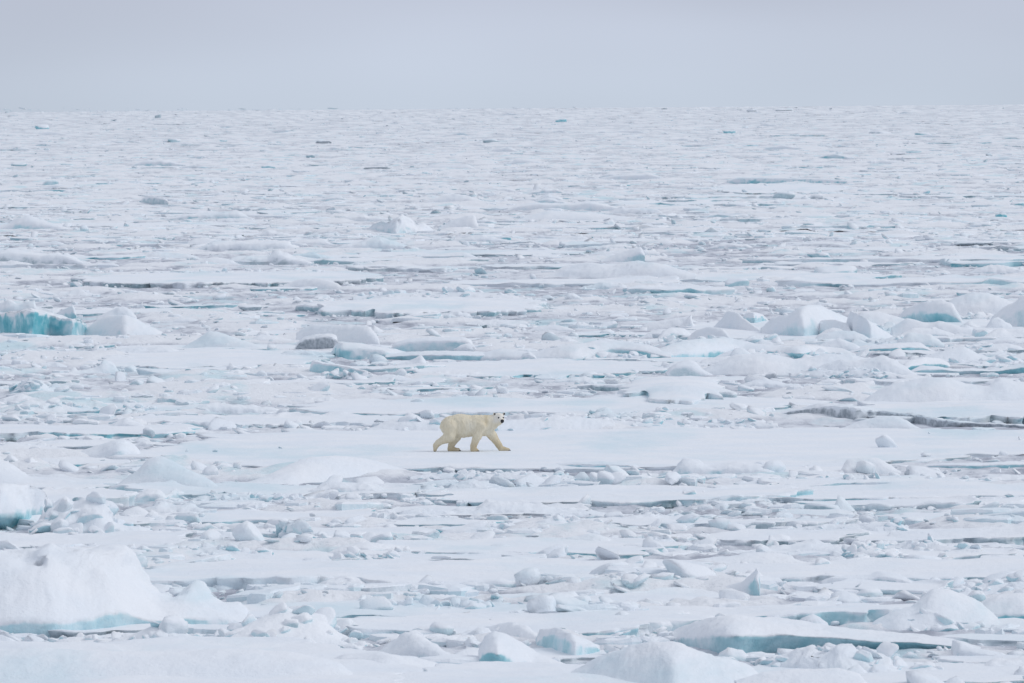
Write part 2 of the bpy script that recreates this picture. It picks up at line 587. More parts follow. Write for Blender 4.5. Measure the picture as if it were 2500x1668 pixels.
def hummock(seed, label, top, base, depth, cliff=0.3, under=0.0, peak=0.45, tint=(0.8, 0.4, 0.0), rough=0.06, lump=0.10,
            soft=5, name='ice_hummock', cat='ice hummock', group=None, zbase=0.0, rnd=0.75, facet=0.0, dents=(), bare=None, nv=(9, 15, 7)):
    rough = max(rough, 0.05)
    top = np.array(top, float)
    x0, x1 = top[0, 0], top[-1, 0]
    nu = int(np.clip((x1 - x0) / 2.9, 30, 210))
    xs = np.linspace(x0, x1, nu)
    yb = smooth1(poly(base, xs), max(3, nu // 7))
    yt = smooth1(np.interp(xs, top[:, 0], top[:, 1]), soft)
    B = np.array([P(x, y, zbase) for x, y in zip(xs, yb)])
    cl, ud = poly(cliff, xs), poly(under, xs)
    dm = poly(depth, xs)
    H = np.array([z_at(x, y, b[1] + d * peak) for x, y, b, d in zip(xs, yt, B, dm)]) - zbase
    Hm = max(H.max(), 0.05)
    H = np.maximum(H, 0.02)
    Hs = smooth1(H, max(3, nu // 6))
    Hs = np.minimum(Hs, H * 1.6 + 0.05)
    D = dm * np.clip(H / Hm, 0.15, 1) ** 0.4
    nf, ntp, nb = nv
    rows = []
    for s in np.linspace(0, 1, nf):
        z = -0.25 + (cl * Hs + 0.25) * s
        sh = np.clip(s, 0, 1)
        y = ud * (1 - sh) ** 0.8 + 0.05 * D * sh ** 3 * (1 - np.clip(ud, 0, 1))
        rows.append((y, z))
    for s in np.linspace(0, 1, ntp + 1)[1:]:
        Hb = H * s ** 2 + Hs * (1 - s ** 2)
        z = cl * Hs + (Hb - cl * Hs) * np.sin(s * np.pi / 2) ** rnd
        y = 0.05 * D * (1 - np.clip(ud, 0, 1)) + (peak * D - 0.05 * D * (1 - np.clip(ud, 0, 1))) * s
        rows.append((y, z))
    for s in np.linspace(0, 1, nb + 1)[1:]:
        z = (H * (1 - s) + Hs * s) * np.cos(s * np.pi / 2) ** 0.9 - 0.25 * s
        y = peak * D + (1 - peak) * D * s
        rows.append((y, z))
    Y = np.stack([r[0] for r in rows], 1)
    Z = np.stack([r[1] for r in rows], 1)
    nvv = Y.shape[1]
    # walls that close the two ends
    Y = np.concatenate([Y[:1], Y, Y[-1:]])
    Z = np.concatenate([np.minimum(Z[:1], -0.25), Z, np.minimum(Z[-1:], -0.25)])
    B = np.concatenate([B[:1], B, B[-1:]])
    Hs, cl = np.concatenate([Hs[:1], Hs, Hs[-1:]]), np.concatenate([cl[:1], cl, cl[-1:]])
    nu += 2
    V = np.stack([np.repeat(B[:, 0:1], nvv, 1), B[:, 1:2] + Y, zbase + Z], -1)
    q = V.reshape(-1, 3).copy()
    amp = np.clip(Z.reshape(-1) + 0.25, 0, Hm) / Hm
    sc = max(0.5, Hm)
    for ax in range(3):
        d = lump * sc * fbm(q / sc * 1.1 + ax * 31.7, 3, seed + ax) + rough * fbm(q * 2.6 + ax * 11.1, 4, seed + 40 + ax, 0.6) + (0.035 + 0.35 * lump) * sc * 0.9 * fbm(q / sc * 2.7 + ax * 7.7, 3, seed + 60 + ax, 0.55)
        if facet and ax == 1:
            d = d + facet * (np.abs(fbm(q * np.array((2.2, 1.0, 1.2)), 3, seed + 77)) * 2.2 - 0.45)
        q[:, ax] += d * (0.35 + 0.65 * amp) * (0.5 if ax == 2 else 1.0)
    F = grid_faces(nu, nvv)
    row = np.tile(np.arange(nvv), nu)
    pq = pix(q)
    dn = np.zeros(len(q))
    for (ex, ey, rx, ry, dep) in dents:
        g = np.exp(-(((pq[:, 0] - ex) / rx) ** 2 + ((pq[:, 1] - ey) / ry) ** 2) ** 1.5) * (row < nf + ntp - 1)
        q[:, 1] += dep * g
        q[:, 2] -= 0.25 * dep * g
        dn = np.maximum(dn, g)
    tn = np.tile(np.array(tint, float), (len(q), 1))
    vary = fbm(q * 0.6, 3, seed + 51)
    tn[:, 0] = np.clip(tn[:, 0] + 0.45 * vary, 0, 1)
    tn[:, 1] = np.clip(tn[:, 1] + 0.45 * vary, 0, 1)
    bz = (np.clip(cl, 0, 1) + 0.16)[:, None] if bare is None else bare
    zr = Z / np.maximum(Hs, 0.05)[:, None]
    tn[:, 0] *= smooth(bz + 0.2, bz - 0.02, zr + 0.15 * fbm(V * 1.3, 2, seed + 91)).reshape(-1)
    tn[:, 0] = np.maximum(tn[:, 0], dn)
    tn[:, 1] = np.maximum(tn[:, 1], dn * 0.6)
    o = link(name, mesh(name, q, F, ICE, tn))
    tag(o, label, cat, group)
    OCC.append((B[:, 0].min(), B[:, 0].max(), B[:, 1].min() - 0.3, B[:, 1].max() + dm.max()))
    return o


# ------------------------------------------------------------------ broken blocks: many-sided pieces
ICO = {s: ico(s) for s in (1, 2, 3, 4)}


def rock(seed, sub, p=14, cuts=9, box=True, nz=0.06):
    """unit-sized many-sided piece: the directions of a fine ball pushed out to a set of planes"""
    r = np.random.default_rng(seed)
    d, f = ICO[sub]
    n = r.normal(size=(cuts, 3))
    n /= np.linalg.norm(n, axis=1, keepdims=True)
    h = r.uniform(0.62, 1.0, cuts)
    if box:
        bx = np.array([(1, 0, 0), (-1, 0, 0), (0, 1, 0), (0, -1, 0), (0, 0, 1), (0, 0, -1)], float)
        n = np.concatenate([n, bx + r.normal(0, 0.12, (6, 3))])
        h = np.concatenate([h, r.uniform(0.75, 0.95, 6)])
    q = np.maximum(d @ n.T, 1e-4) / h
    rr = (q ** p).sum(1) ** (-1 / p)
    v = d * np.minimum(rr, 1.22)[:, None]
    if nz:
        for ax in range(3):
            v[:, ax] += nz * fbm(v * 2.3 + ax * 9.1 + seed, 3, seed + ax)
    return v, f


def rotm(rx, ry, rz):
    return np.array(Matrix.Rotation(rz, 3, 'Z') @ Matrix.Rotation(ry, 3, 'Y') @ Matrix.Rotation(rx, 3, 'X'))


def block(seed, label, x0, x1, yt, yb, depth=None, rot=(0, 0, 0), p=16, cuts=7, sub=4, tint=(0.8, 0.4, 0.0), nz=0.05,
          name='ice_block', cat='ice block', group=None, shape=None):
    """a block the photograph shows from x0 to x1, yt to yb (waterline)"""
    b = P((x0 + x1) / 2, yb)
    sc = FOC / b[1]
    w, h = (x1 - x0) / sc, (yb - yt) / sc
    depth = depth or w * 0.7
    v, f = rock(seed, sub, p, cuts, True, nz)
    if shape is not None:
        v = v * np.array(shape)
    v = v @ rotm(*[rad(a) for a in rot]).T
    v = v - (v.max(0) + v.min(0)) / 2
    ext = (v.max(0) - v.min(0)) / 2
    v = v / ext * np.array((w / 2, depth / 2, h * 0.62))
    v[:, 2] += h - v[:, 2].max()
    v = v + np.array((b[0], b[1] + depth * 0.5, 0))
    tn = np.tile(np.array(tint, float), (len(v), 1))
    tn[:, 1] = np.clip(tn[:, 1] + 0.5 * fbm(v * 1.1, 3, seed), 0, 1)
    o = link(name, mesh(name, v, f, ICE, tn))
    tag(o, label, cat, group)
    OCC.append((b[0] - w / 2, b[0] + w / 2, b[1] - 0.2, b[1] + depth))
    return o


FRAG = []


def heap(seed, label, top, base, depth, n=40, size=(0.22, 0.6), cliff=0.25, tint=(0.9, 0.4, 0.0), lump=0.15, rough=0.1, soft=2, drop=0.78, **kw):
    """a heap of rubble: fragments, each an object of its own, piled over a core of packed snow"""
    r = np.random.default_rng(seed + 77)
    if not FRAG:
        for k in range(30):
            v, f = rock(7000 + k, 3, p=r.uniform(26, 60), cuts=7, nz=0.07)
            v = v * np.array((r.uniform(0.8, 1.5), r.uniform(0.7, 1.1), r.uniform(0.28, 0.8)))
            tn = np.array((r.uniform(0.3, 1.0), [0.15, 0.35, 0.7][k % 3], 0.5 if k % 10 == 9 else 0.0))
            FRAG.append(mesh('ice_fragment', v * 0.5, f, ICE, tn))
    tp = np.array(top, float)
    xs = np.linspace(tp[0, 0], tp[-1, 0], 60)
    yb = poly(base, xs)
    yt = np.interp(xs, tp[:, 0], tp[:, 1])
    low_ = [(x, b_ - (b_ - t_) * drop) for x, b_, t_ in zip(xs, yb, yt)]
    core = hummock(seed, None, low_, base, depth, cliff=cliff, tint=tint, lump=lump, rough=rough, soft=soft, name='packed_core', cat=None, nv=(7, 10, 5), **kw)
    root = bpy.data.objects.new('ice_rubble_heap', None)
    C.objects.link(root)
    mid = P((xs[0] + xs[-1]) / 2, yb.mean())
    root.location = mid
    tag(root, label, 'rubble heap')
    core.parent = root
    core.location = -mid
    for k in range(n):
        i = int(r.integers(2, 58))
        b_ = P(xs[i], yb[i])
        dpt = depth if isinstance(depth, (int, float)) else 2.0
        e = r.random() ** 1.4
        hh = max(0.1, z_at(xs[i], yt[i], b_[1] + 0.45 * dpt))
        s_ = float(np.clip(r.uniform(*size) * (0.6 + 0.6 * hh), 0.12, hh * 1.3 + 0.12))
        z_ = hh * (0.1 + 0.9 * min(1.0, e / 0.45)) * 0.86 - s_ * 0.18 if e < 0.45 else hh * 0.8 * (1 - (e - 0.45) / 0.7)
        o = link('ice_fragment', FRAG[int(r.integers(0, 30))], root)
        o.location = (b_[0] + r.uniform(-0.1, 0.1) - mid[0], b_[1] + e * dpt * 0.8 - 0.15 - mid[1], z_ - mid[2])
        o.rotation_euler = (r.normal(0, 0.45), r.normal(0, 0.45), r.uniform(0, 6.28))
        o.scale = (s_,) * 3
    return root


T_DEEP = (1.0, 1.0, 0.0)
T_PALE = (0.9, 0.3, 0.0)
T_MID = (0.95, 0.6, 0.0)
T_GREY = (1.0, 0.3, 0.85)
T_SNOW = (0.3, 0.3, 0.0)

# bottom left: the big rounded hummock and what lies against it
hummock(1, 'largest rounded snow hummock at the bottom left with blue hollow under it',
        [(-160, 1352), (0, 1345), (60, 1334), (95, 1322), (112, 1336), (150, 1340), (200, 1336), (250, 1329), (285, 1331), (306, 1350), (322, 1385),
         (336, 1412), (370, 1434), (410, 1446), (436, 1425), (452, 1400), (470, 1410), (492, 1436), (520, 1452), (560, 1452), (590, 1470), (597, 1500), (606, 1520)],
        [(-160, 1562), (0, 1562), (120, 1560), (300, 1545), (480, 1532), (606, 1522)], 9.0,
        cliff=[(-160, 0.16), (150, 0.2), (300, 0.26), (470, 0.3), (606, 0.4)], under=[(-160, 0.4), (100, 0.5), (300, 0.6), (480, 0.4), (560, 0.1), (606, 0)], bare=0.27,
        tint=(0.9, 0.38, 0.0), lump=0.16, rough=0.09, soft=4, rnd=1.05, peak=0.5, dents=[(66, 1366, 34, 17, 0.38), (100, 1370, 16, 10, 0.3)])
heap(2, 'jagged snow-topped ice pieces lying below the big left hummock',
        [(110, 1566), (150, 1550), (180, 1545), (240, 1552), (290, 1545), (340, 1528), (385, 1504), (420, 1512), (455, 1535), (520, 1555), (560, 1580)],
        [(110, 1584), (300, 1590), (420, 1592), (560, 1592)], 2.2, cliff=0.3, tint=(0.8, 0.45, 0.0), lump=0.16, rough=0.07, soft=3)
heap(3, 'low broken snow ridge right of the big left hummock',
        [(520, 1560), (580, 1515), (640, 1478), (690, 1456), (740, 1465), (785, 1478), (805, 1510), (830, 1530), (880, 1550), (900, 1566)],
        [(520, 1590), (700, 1584), (900, 1578)], 5.0, cliff=0.2, tint=(0.9, 0.45, 0.0), lump=0.14, rough=0.06, soft=3)
hummock(4, 'smooth snow swell in the bottom left foreground',
        [(-120, 1590), (60, 1580), (200, 1588), (420, 1590), (520, 1582), (700, 1590), (820, 1610), (860, 1640)],
        [(-120, 1700), (860, 1700)], 7.0, cliff=0.0, tint=T_SNOW, lump=0.03, rough=0.02, soft=15)
# bottom centre
hummock(5, 'long rounded snow mass at the bottom left of the pointed mound',
        [(780, 1640), (800, 1612), (840, 1594), (920, 1592), (1000, 1602), (1070, 1618), (1110, 1640)],
        [(780, 1652), (950, 1662), (1110, 1650)], 3.2, cliff=0.35, under=0.2, tint=(0.9, 0.6, 0.0), lump=0.06, rough=0.02, soft=7)
hummock(6, 'smooth curling snow mound behind the long bottom mass',
        [(900, 1600), (945, 1570), (985, 1545), (1010, 1543), (1045, 1560), (1090, 1590), (1130, 1612)],
        [(900, 1606), (1130, 1622)], 2.4, cliff=0.2, tint=T_PALE, lump=0.08, rough=0.03)
hummock(7, 'pointed white mound with bright blue hollow at bottom centre',
        [(1170, 1585), (1180, 1550), (1200, 1540), (1230, 1545), (1290, 1575), (1350, 1604), (1400, 1620), (1440, 1632)],
        [(1170, 1640), (1220, 1644), (1300, 1632), (1440, 1636)], 3.5, cliff=[(1170, 0.5), (1215, 0.5), (1260, 0.2), (1440, 0.1)],
        under=[(1170, 0.2), (1215, 0.7), (1250, 0.3), (1270, 0)], tint=(1.0, 0.85, 0.0), lump=0.05, rough=0.02, soft=5)
hummock(8, 'low snow-topped ridge behind the pointed bottom mound',
        [(1150, 1545), (1190, 1528), (1250, 1518), (1290, 1532), (1330, 1556), (1360, 1570)],
        [(1150, 1560), (1360, 1585)], 2.0, cliff=0.3, tint=T_PALE, lump=0.1, rough=0.05)
hummock(9, 'tilted pale blue slab behind the broad foreground dome',
        [(1310, 1560), (1320, 1536), (1360, 1531), (1400, 1548), (1440, 1562), (1465, 1574)],
        [(1310, 1585), (1400, 1612), (1465, 1600)], 2.2, cliff=0.75, tint=(1.0, 0.45, 0.0), lump=0.05, rough=0.03, soft=3)
hummock(10, 'broad smooth snow dome in the right-centre foreground',
        [(1380, 1640), (1440, 1612), (1480, 1592), (1540, 1574), (1600, 1566), (1660, 1572), (1720, 1590), (1790, 1606), (1850, 1622), (1880, 1650), (1900, 1668)],
        [(1380, 1690), (1650, 1720), (1900, 1700)], 7.0, cliff=0.05, tint=T_SNOW, lump=0.09, rough=0.06, soft=11, rnd=1.0)
hummock(11, 'rounded snow shoulder on the bottom edge right of centre',
        [(1800, 1660), (1870, 1640), (1950, 1632), (2060, 1632), (2110, 1644), (2125, 1665)],
        [(1800, 1720), (2125, 1720)], 4.0, cliff=0.2, tint=T_SNOW, lump=0.04, rough=0.015, soft=7)
# the long turquoise cave at the bottom right
hummock(12, 'long snow shelf over a turquoise ice cave at bottom right',
        [(1640, 1536), (1680, 1520), (1740, 1506), (1800, 1502), (1900, 1506), (1980, 1514), (2060, 1526), (2150, 1534), (2260, 1540), (2340, 1552), (2400, 1566)],
        [(1640, 1562), (1720, 1592), (1790, 1606), (1850, 1598), (2000, 1592), (2200, 1590), (2340, 1594), (2400, 1600)], 6.5,
        cliff=[(1640, 0.4), (1720, 0.62), (2000, 0.66), (2300, 0.66), (2400, 0.5)], under=[(1640, 0.1), (1740, 0.6), (2000, 0.6), (2300, 0.6), (2400, 0.2)],
        tint=(1.0, 0.65, 0.2), lump=0.07, rough=0.05, soft=5)
heap(13, 'jagged rubble heap in front of the turquoise ice cave',
        [(1830, 1622), (1870, 1602), (1920, 1586), (1950, 1562), (1980, 1552), (2005, 1570), (2030, 1560), (2050, 1545), (2085, 1548), (2105, 1568), (2140, 1570), (2172, 1568), (2176, 1600), (2200, 1610), (2290, 1610), (2310, 1640)],
        [(1830, 1650), (2050, 1668), (2310, 1665)], 4.0, cliff=0.25, tint=(0.9, 0.4, 0.0), lump=0.2, rough=0.12, soft=2)
hummock(14, 'wedge-shaped slab at the right end of the turquoise cave',
        [(2325, 1600), (2332, 1562), (2350, 1566), (2400, 1582), (2450, 1592), (2480, 1602)],
        [(2325, 1612), (2480, 1618)], 2.0, cliff=0.6, tint=(0.9, 0.35, 0.0), lump=0.08, rough=0.04, soft=2)
hummock(15, 'peaked snow mass near the right edge above the cave',
        [(2100, 1530), (2140, 1508), (2190, 1486), (2240, 1476), (2270, 1450), (2290, 1434), (2320, 1436), (2370, 1452), (2410, 1470), (2440, 1500)],
        [(2100, 1542), (2200, 1546), (2440, 1540)], 5.0, cliff=[(2100, .1), (2250, 0.3), (2440, 0.3)], tint=(0.8, 0.4, 0.0), lump=0.08, rough=0.03)
hummock(16, 'smooth grey-white dome on the right edge near the bottom',
        [(2380, 1490), (2410, 1464), (2450, 1450), (2500, 1447), (2580, 1450), (2640, 1500)],
        [(2380, 1520), (2500, 1524), (2640, 1520)], 4.0, cliff=0.3, under=0.3, tint=(0.9, 0.7, 0.0), lump=0.04, rough=0.015, soft=7)
heap(17, 'small cluster of rounded snow knobs below the peaked right mass',
        [(2200, 1530), (2215, 1508), (2260, 1500), (2285, 1484), (2300, 1502), (2340, 1510), (2370, 1500), (2385, 1525)],
        [(2200, 1544), (2385, 1544)], 1.6, cliff=0.4, tint=(0.9, 0.45, 0.0), lump=0.16, rough=0.05, soft=3)
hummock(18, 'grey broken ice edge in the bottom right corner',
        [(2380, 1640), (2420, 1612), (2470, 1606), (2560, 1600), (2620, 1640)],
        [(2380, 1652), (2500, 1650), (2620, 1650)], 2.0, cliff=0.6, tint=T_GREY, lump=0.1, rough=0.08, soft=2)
# fin and neighbours
hummock(19, 'fin-shaped white block with teal foot right of centre',
        [(1732, 1444), (1770, 1432), (1810, 1420), (1838, 1398), (1850, 1385), (1854, 1400), (1856, 1440)],
        [(1732, 1454), (1800, 1458), (1856, 1464)], 1.3, cliff=[(1732, 0.1), (1800, 0.3), (1830, 0.6), (1856, 0.7)], tint=(1.0, 0.8, 0.0), lump=0.05, rough=0.02, soft=2)
hummock(20, 'long grey-faced slab right of the fin-shaped block',
        [(2005, 1420), (2015, 1398), (2060, 1400), (2130, 1402), (2150, 1394), (2200, 1402), (2240, 1420), (2270, 1436)],
        [(2005, 1430), (2130, 1432), (2270, 1440)], 2.6, cliff=0.7, tint=(1.0, 0.5, 0.5), lump=0.06, rough=0.04, soft=2)
hummock(21, 'flat teal-grey ice step between the fin and the grey slab',
        [(1858, 1424), (1900, 1420), (1980, 1421), (2024, 1428)], [(1858, 1432), (1950, 1438), (2024, 1438)], 2.5, cliff=0.75, tint=(1.0, 0.6, 0.5), lump=0.05, rough=0.03, soft=2)
heap(22, 'rough snowy heap at the right edge above the dome',
        [(2250, 1470), (2300, 1450), (2330, 1436), (2380, 1424), (2440, 1402), (2520, 1390), (2600, 1400)],
        [(2250, 1478), (2350, 1466), (2600, 1462)], 4.0, cliff=0.25, tint=(0.9, 0.3, 0.3), lump=0.12, rough=0.08, soft=2)
# left side, middle band
hummock(23, 'pointed smooth white snow pyramid left of the bear floe front',
        [(262, 1192), (300, 1164), (330, 1146), (352, 1120), (372, 1114), (392, 1116), (430, 1134), (470, 1152), (510, 1170), (540, 1188), (552, 1200)],
        [(262, 1196), (400, 1199), (552, 1206)], 6.0, cliff=[(262, 0.05), (350, 0.15), (450, 0.22), (552, 0.1)], under=[(262, 0), (420, 0.3), (552, 0)], tint=(0.95, 0.5, 0.2), lump=0.03, rough=0.015, soft=5)
hummock(24, 'wide low white snow mound just below and left of the bear',
        [(560, 1180), (640, 1158), (690, 1136), (740, 1118), (800, 1112), (880, 1116), (940, 1128), (990, 1140), (1050, 1150)],
        [(560, 1186), (700, 1184), (800, 1178), (1050, 1158)], 9.0, cliff=0.05, tint=(0.9, 0.2, 0.6), lump=0.04, rough=0.03, soft=9)
hummock(25, 'long snow mound with grey undercut right end left of the bear',
        [(130, 1118), (180, 1104), (230, 1090), (270, 1076), (300, 1074), (325, 1084), (338, 1100), (348, 1122)],
        [(130, 1122), (280, 1127), (348, 1124)], 3.2, cliff=[(130, 0.1), (240, 0.3), (300, 0.65), (348, 0.7)], tint=(0.95, 0.5, 0.4), lump=0.06, rough=0.04, soft=3)
hummock(26, 'small rounded snow boulder at far left below the long mound',
        [(30, 1146), (50, 1124), (75, 1116), (92, 1130), (104, 1150)], [(30, 1150), (70, 1154), (104, 1152)], 1.4, cliff=0.4, tint=(0.95, 0.5, 0.3), lump=0.1, rough=0.05, soft=3)
hummock(27, 'smooth snow slope rising out of the left edge',
        [(-200, 1090), (-60, 1110), (0, 1124), (30, 1140), (60, 1158), (140, 1162), (200, 1172), (280, 1190)],
        [(-200, 1196), (280, 1200)], 9.0, cliff=0.05, tint=T_SNOW, lump=0.04, rough=0.02, soft=7)
hummock(28, 'overhanging snow slab with dark teal cavity at the left edge',
        [(-160, 1190), (0, 1180), (60, 1184), (95, 1194), (112, 1212), (118, 1240)],
        [(-160, 1296), (0, 1300), (60, 1290), (90, 1272), (118, 1250)], 5.0, cliff=[(-160, 0.3), (0, 0.32), (70, 0.26), (118, 0.1)], bare=0.3, under=[(-160, 2.4), (0, 2.4), (60, 1.8), (100, 0.3), (118, 0)],
        tint=(1.0, 1.0, 0.0), lump=0.05, rough=0.02, soft=3)
heap(29, 'tumbled pale teal ice rubble beside the dark left cavity',
        [(75, 1285), (95, 1250), (115, 1212), (140, 1196), (175, 1205), (200, 1192), (240, 1198), (262, 1225), (268, 1262), (300, 1275), (345, 1280), (370, 1292)],
        [(75, 1306), (250, 1306), (370, 1302)], 3.5, cliff=0.3, tint=(0.95, 0.45, 0.0), lump=0.22, rough=0.12, soft=2)
hummock(30, 'blue-grey tilted block in front of the snow pyramid',
        [(318, 1222), (335, 1204), (360, 1194), (385, 1194), (405, 1210), (425, 1192), (445, 1200), (455, 1212)],
        [(318, 1226), (400, 1226), (455, 1216)], 1.5, cliff=0.6, tint=(0.95, 0.4, 0.1), lump=0.12, rough=0.05, soft=2)
hummock(31, 'rounded grey ice boulder in the brash left of centre',
        [(668, 1348), (672, 1326), (690, 1308), (706, 1300), (735, 1306), (755, 1322), (764, 1346)],
        [(668, 1350), (764, 1348)], 1.3, cliff=0.75, tint=(1.0, 0.3, 0.35), lump=0.06, rough=0.03, soft=3)
heap(32, 'white broken chunk heap behind the grey ice boulder',
        [(640, 1300), (680, 1284), (690, 1262), (720, 1258), (750, 1284), (765, 1300), (772, 1340)], [(640, 1310), (772, 1346)], 2.0, cliff=0.3, tint=T_PALE, lump=0.15, rough=0.08, soft=2)
hummock(33, 'teal slab with white lumps right of the grey boulder',
        [(780, 1356), (830, 1334), (880, 1324), (940, 1326), (1000, 1334), (1040, 1346)], [(780, 1360), (900, 1362), (1040, 1354)], 2.2, cliff=0.75, tint=(1.0, 0.55, 0.1), lump=0.06, rough=0.04, soft=3)
heap(34, 'round white lumps before the teal slab left of centre',
        [(803, 1374), (830, 1348), (850, 1340), (880, 1344), (904, 1362), (930, 1350), (960, 1346), (985, 1366), (1000, 1376)], [(803, 1378), (1000, 1378)], 1.3, cliff=0.4, tint=(0.9, 0.6, 0.0), lump=0.15, rough=0.05, soft=3)
# centre lips
hummock(35, 'teal ice lip on the front edge of the bear floe',
        [(1330, 1132), (1400, 1128), (1470, 1127), (1540, 1131), (1575, 1142)], [(1330, 1140), (1420, 1148), (1500, 1150), (1575, 1152)], 2.5, cliff=0.8, under=0.2, tint=(1.0, 0.9, 0.0), lump=0.03, rough=0.03, soft=2)
hummock(36, 'white boulder with grey-blue tail on the bear floe front right of centre',
        [(1640, 1158), (1655, 1130), (1668, 1118), (1700, 1120), (1730, 1136), (1760, 1130), (1800, 1127), (1850, 1130), (1880, 1142), (1904, 1160)],
        [(1640, 1162), (1760, 1162), (1904, 1163)], 2.0, cliff=0.5, tint=(0.95, 0.5, 0.1), lump=0.1, rough=0.06, soft=2)
hummock(37, 'smooth cream-white hump on the floe edge at right below the bear',
        [(2050, 1150), (2070, 1122), (2110, 1117), (2150, 1118), (2172, 1132), (2200, 1150)], [(2050, 1158), (2200, 1158)], 2.2, cliff=0.2, tint=T_SNOW, lump=0.05, rough=0.03, soft=5)
hummock(38, 'long teal edge at the right end of the bear floe',
        [(2240, 1136), (2300, 1130), (2400, 1130), (2480, 1126), (2580, 1130)], [(2240, 1142), (2350, 1146), (2580, 1142)], 2.5, cliff=0.8, under=0.2, tint=(1.0, 0.85, 0.15), lump=0.03, rough=0.04, soft=2)
# right: ragged grey edge
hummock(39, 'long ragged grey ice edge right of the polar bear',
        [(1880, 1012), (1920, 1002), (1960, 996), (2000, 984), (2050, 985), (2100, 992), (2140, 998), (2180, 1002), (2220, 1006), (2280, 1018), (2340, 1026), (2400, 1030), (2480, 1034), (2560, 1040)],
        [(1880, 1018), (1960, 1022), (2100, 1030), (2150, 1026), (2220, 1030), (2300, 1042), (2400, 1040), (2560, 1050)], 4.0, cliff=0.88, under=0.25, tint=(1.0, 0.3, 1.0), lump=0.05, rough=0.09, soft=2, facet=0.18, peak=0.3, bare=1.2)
hummock(40, 'white snow swell in front of the ragged grey edge',
        [(2050, 1046), (2100, 1028), (2150, 1016), (2190, 1015), (2220, 1028), (2250, 1044)], [(2050, 1050), (2250, 1052)], 3.0, cliff=0.1, tint=(0.6, 0.3, 0.3), lump=0.04, rough=0.04, soft=5)
hummock(41, 'broad lumpy snow mound by the right edge behind the bear',
        [(2100, 985), (2130, 962), (2180, 940), (2240, 928), (2280, 920), (2320, 921), (2370, 936), (2420, 944), (2450, 920), (2480, 930), (2540, 935), (2600, 960)],
        [(2100, 994), (2300, 996), (2600, 994)], 7.0, cliff=0.1, tint=(0.7, 0.6, 0.0), lump=0.07, rough=0.04, soft=5)
hummock(42, 'grey rounded ice boulder at the left end of the hummock field',
        [(1628, 914), (1634, 898), (1652, 886), (1680, 878), (1698, 882), (1715, 900), (1740, 914)], [(1628, 920), (1740, 919)], 1.6, cliff=[(1628, .7), (1690, .6), (1740, .1)], tint=(0.95, 0.45, 0.35), lump=0.05, rough=0.03, soft=3)
hummock(43, 'long smooth snow swell with teal crack in front of the hummock field',
        [(1700, 906), (1750, 884), (1800, 866), (1850, 864), (1900, 866), (1940, 876), (1970, 874), (2020, 864), (2080, 866), (2140, 880)],
        [(1700, 916), (1850, 918), (2140, 916)], 5.0, cliff=0.2, tint=(0.9, 0.6, 0.0), lump=0.08, rough=0.03, soft=5)
hummock(44, 'white front mound of the hummock field with pale teal base',
        [(1960, 914), (2010, 890), (2060, 878), (2100, 880), (2160, 868), (2190, 880), (2240, 912)], [(1960, 922), (2240, 924)], 3.2, cliff=0.3, tint=(0.9, 0.45, 0.0), lump=0.12, rough=0.06, soft=3)
hummock(45, 'curled snow cornice with teal hollow in the right hummock field',
        [(2190, 906), (2220, 880), (2260, 872), (2300, 875), (2318, 884), (2326, 898)], [(2190, 912), (2260, 908), (2326, 900)], 2.6, cliff=0.5, under=0.4, tint=(1.0, 0.9, 0.1), lump=0.05, rough=0.02, soft=3)
hummock(46, 'dark teal-edged ice front under the curled cornice',
        [(2215, 910), (2250, 892), (2290, 894), (2330, 900), (2380, 898), (2420, 902), (2470, 894), (2520, 880), (2600, 880)], [(2215, 918), (2400, 916), (2600, 914)], 3.0, cliff=0.7, under=0.3, tint=(1.0, 0.8, 0.2), lump=0.08, rough=0.05, soft=3)
hummock(47, 'rounded snow slab with bluish front at the field left end',
        [(1605, 826), (1615, 808), (1640, 799), (1670, 802), (1690, 818), (1700, 826)], [(1605, 830), (1700, 828)], 2.0, cliff=0.55, tint=(0.95, 0.4, 0.0), lump=0.04, rough=0.02, soft=4)
hummock(48, 'smooth loaf-shaped snow dome in the hummock field',
        [(1680, 824), (1700, 806), (1735, 797), (1770, 804), (1785, 826), (1800, 838)], [(1680, 836), (1800, 842)], 3.0, cliff=0.2, tint=T_PALE, lump=0.04, rough=0.015, soft=5)
hummock(49, 'sharp little peak beside the loaf-shaped dome',
        [(1660, 795), (1675, 782), (1688, 767), (1693, 790), (1700, 800)], [(1660, 808), (1700, 808)], 1.5, cliff=0.2, tint=T_SNOW, lump=0.05, rough=0.02, soft=2)
hummock(50, 'peaked snow mound left of the blue-bellied dome',
        [(1740, 800), (1765, 776), (1780, 760), (1800, 762), (1830, 786), (1860, 806)], [(1740, 812), (1860, 820)], 3.0, cliff=0.15, tint=T_SNOW, lump=0.04, rough=0.02, soft=3)
hummock(51, 'small dome with bright blue belly in the hummock field',
        [(1806, 784), (1820, 766), (1845, 762), (1868, 770), (1878, 784)], [(1806, 794), (1840, 798), (1878, 790)], 2.0, cliff=0.6, under=0.5, tint=(0.9, 0.6, 0.0), lump=0.04, rough=0.015, soft=3)
hummock(52, 'tallest rounded snow peak of the right hummock field',
        [(1860, 800), (1890, 776), (1930, 768), (1955, 752), (1985, 743), (2010, 747), (2040, 762), (2075, 774), (2110, 786)], [(1860, 822), (1960, 828), (2110, 815)], 5.0,
        cliff=[(1860, 0.1), (1930, 0.4), (1990, 0.35), (2050, 0.1)], under=[(1860, 0), (1930, 0.4), (1990, 0.3), (2020, 0)], tint=(0.6, 0.35, 0.0), lump=0.06, rough=0.02, soft=5)
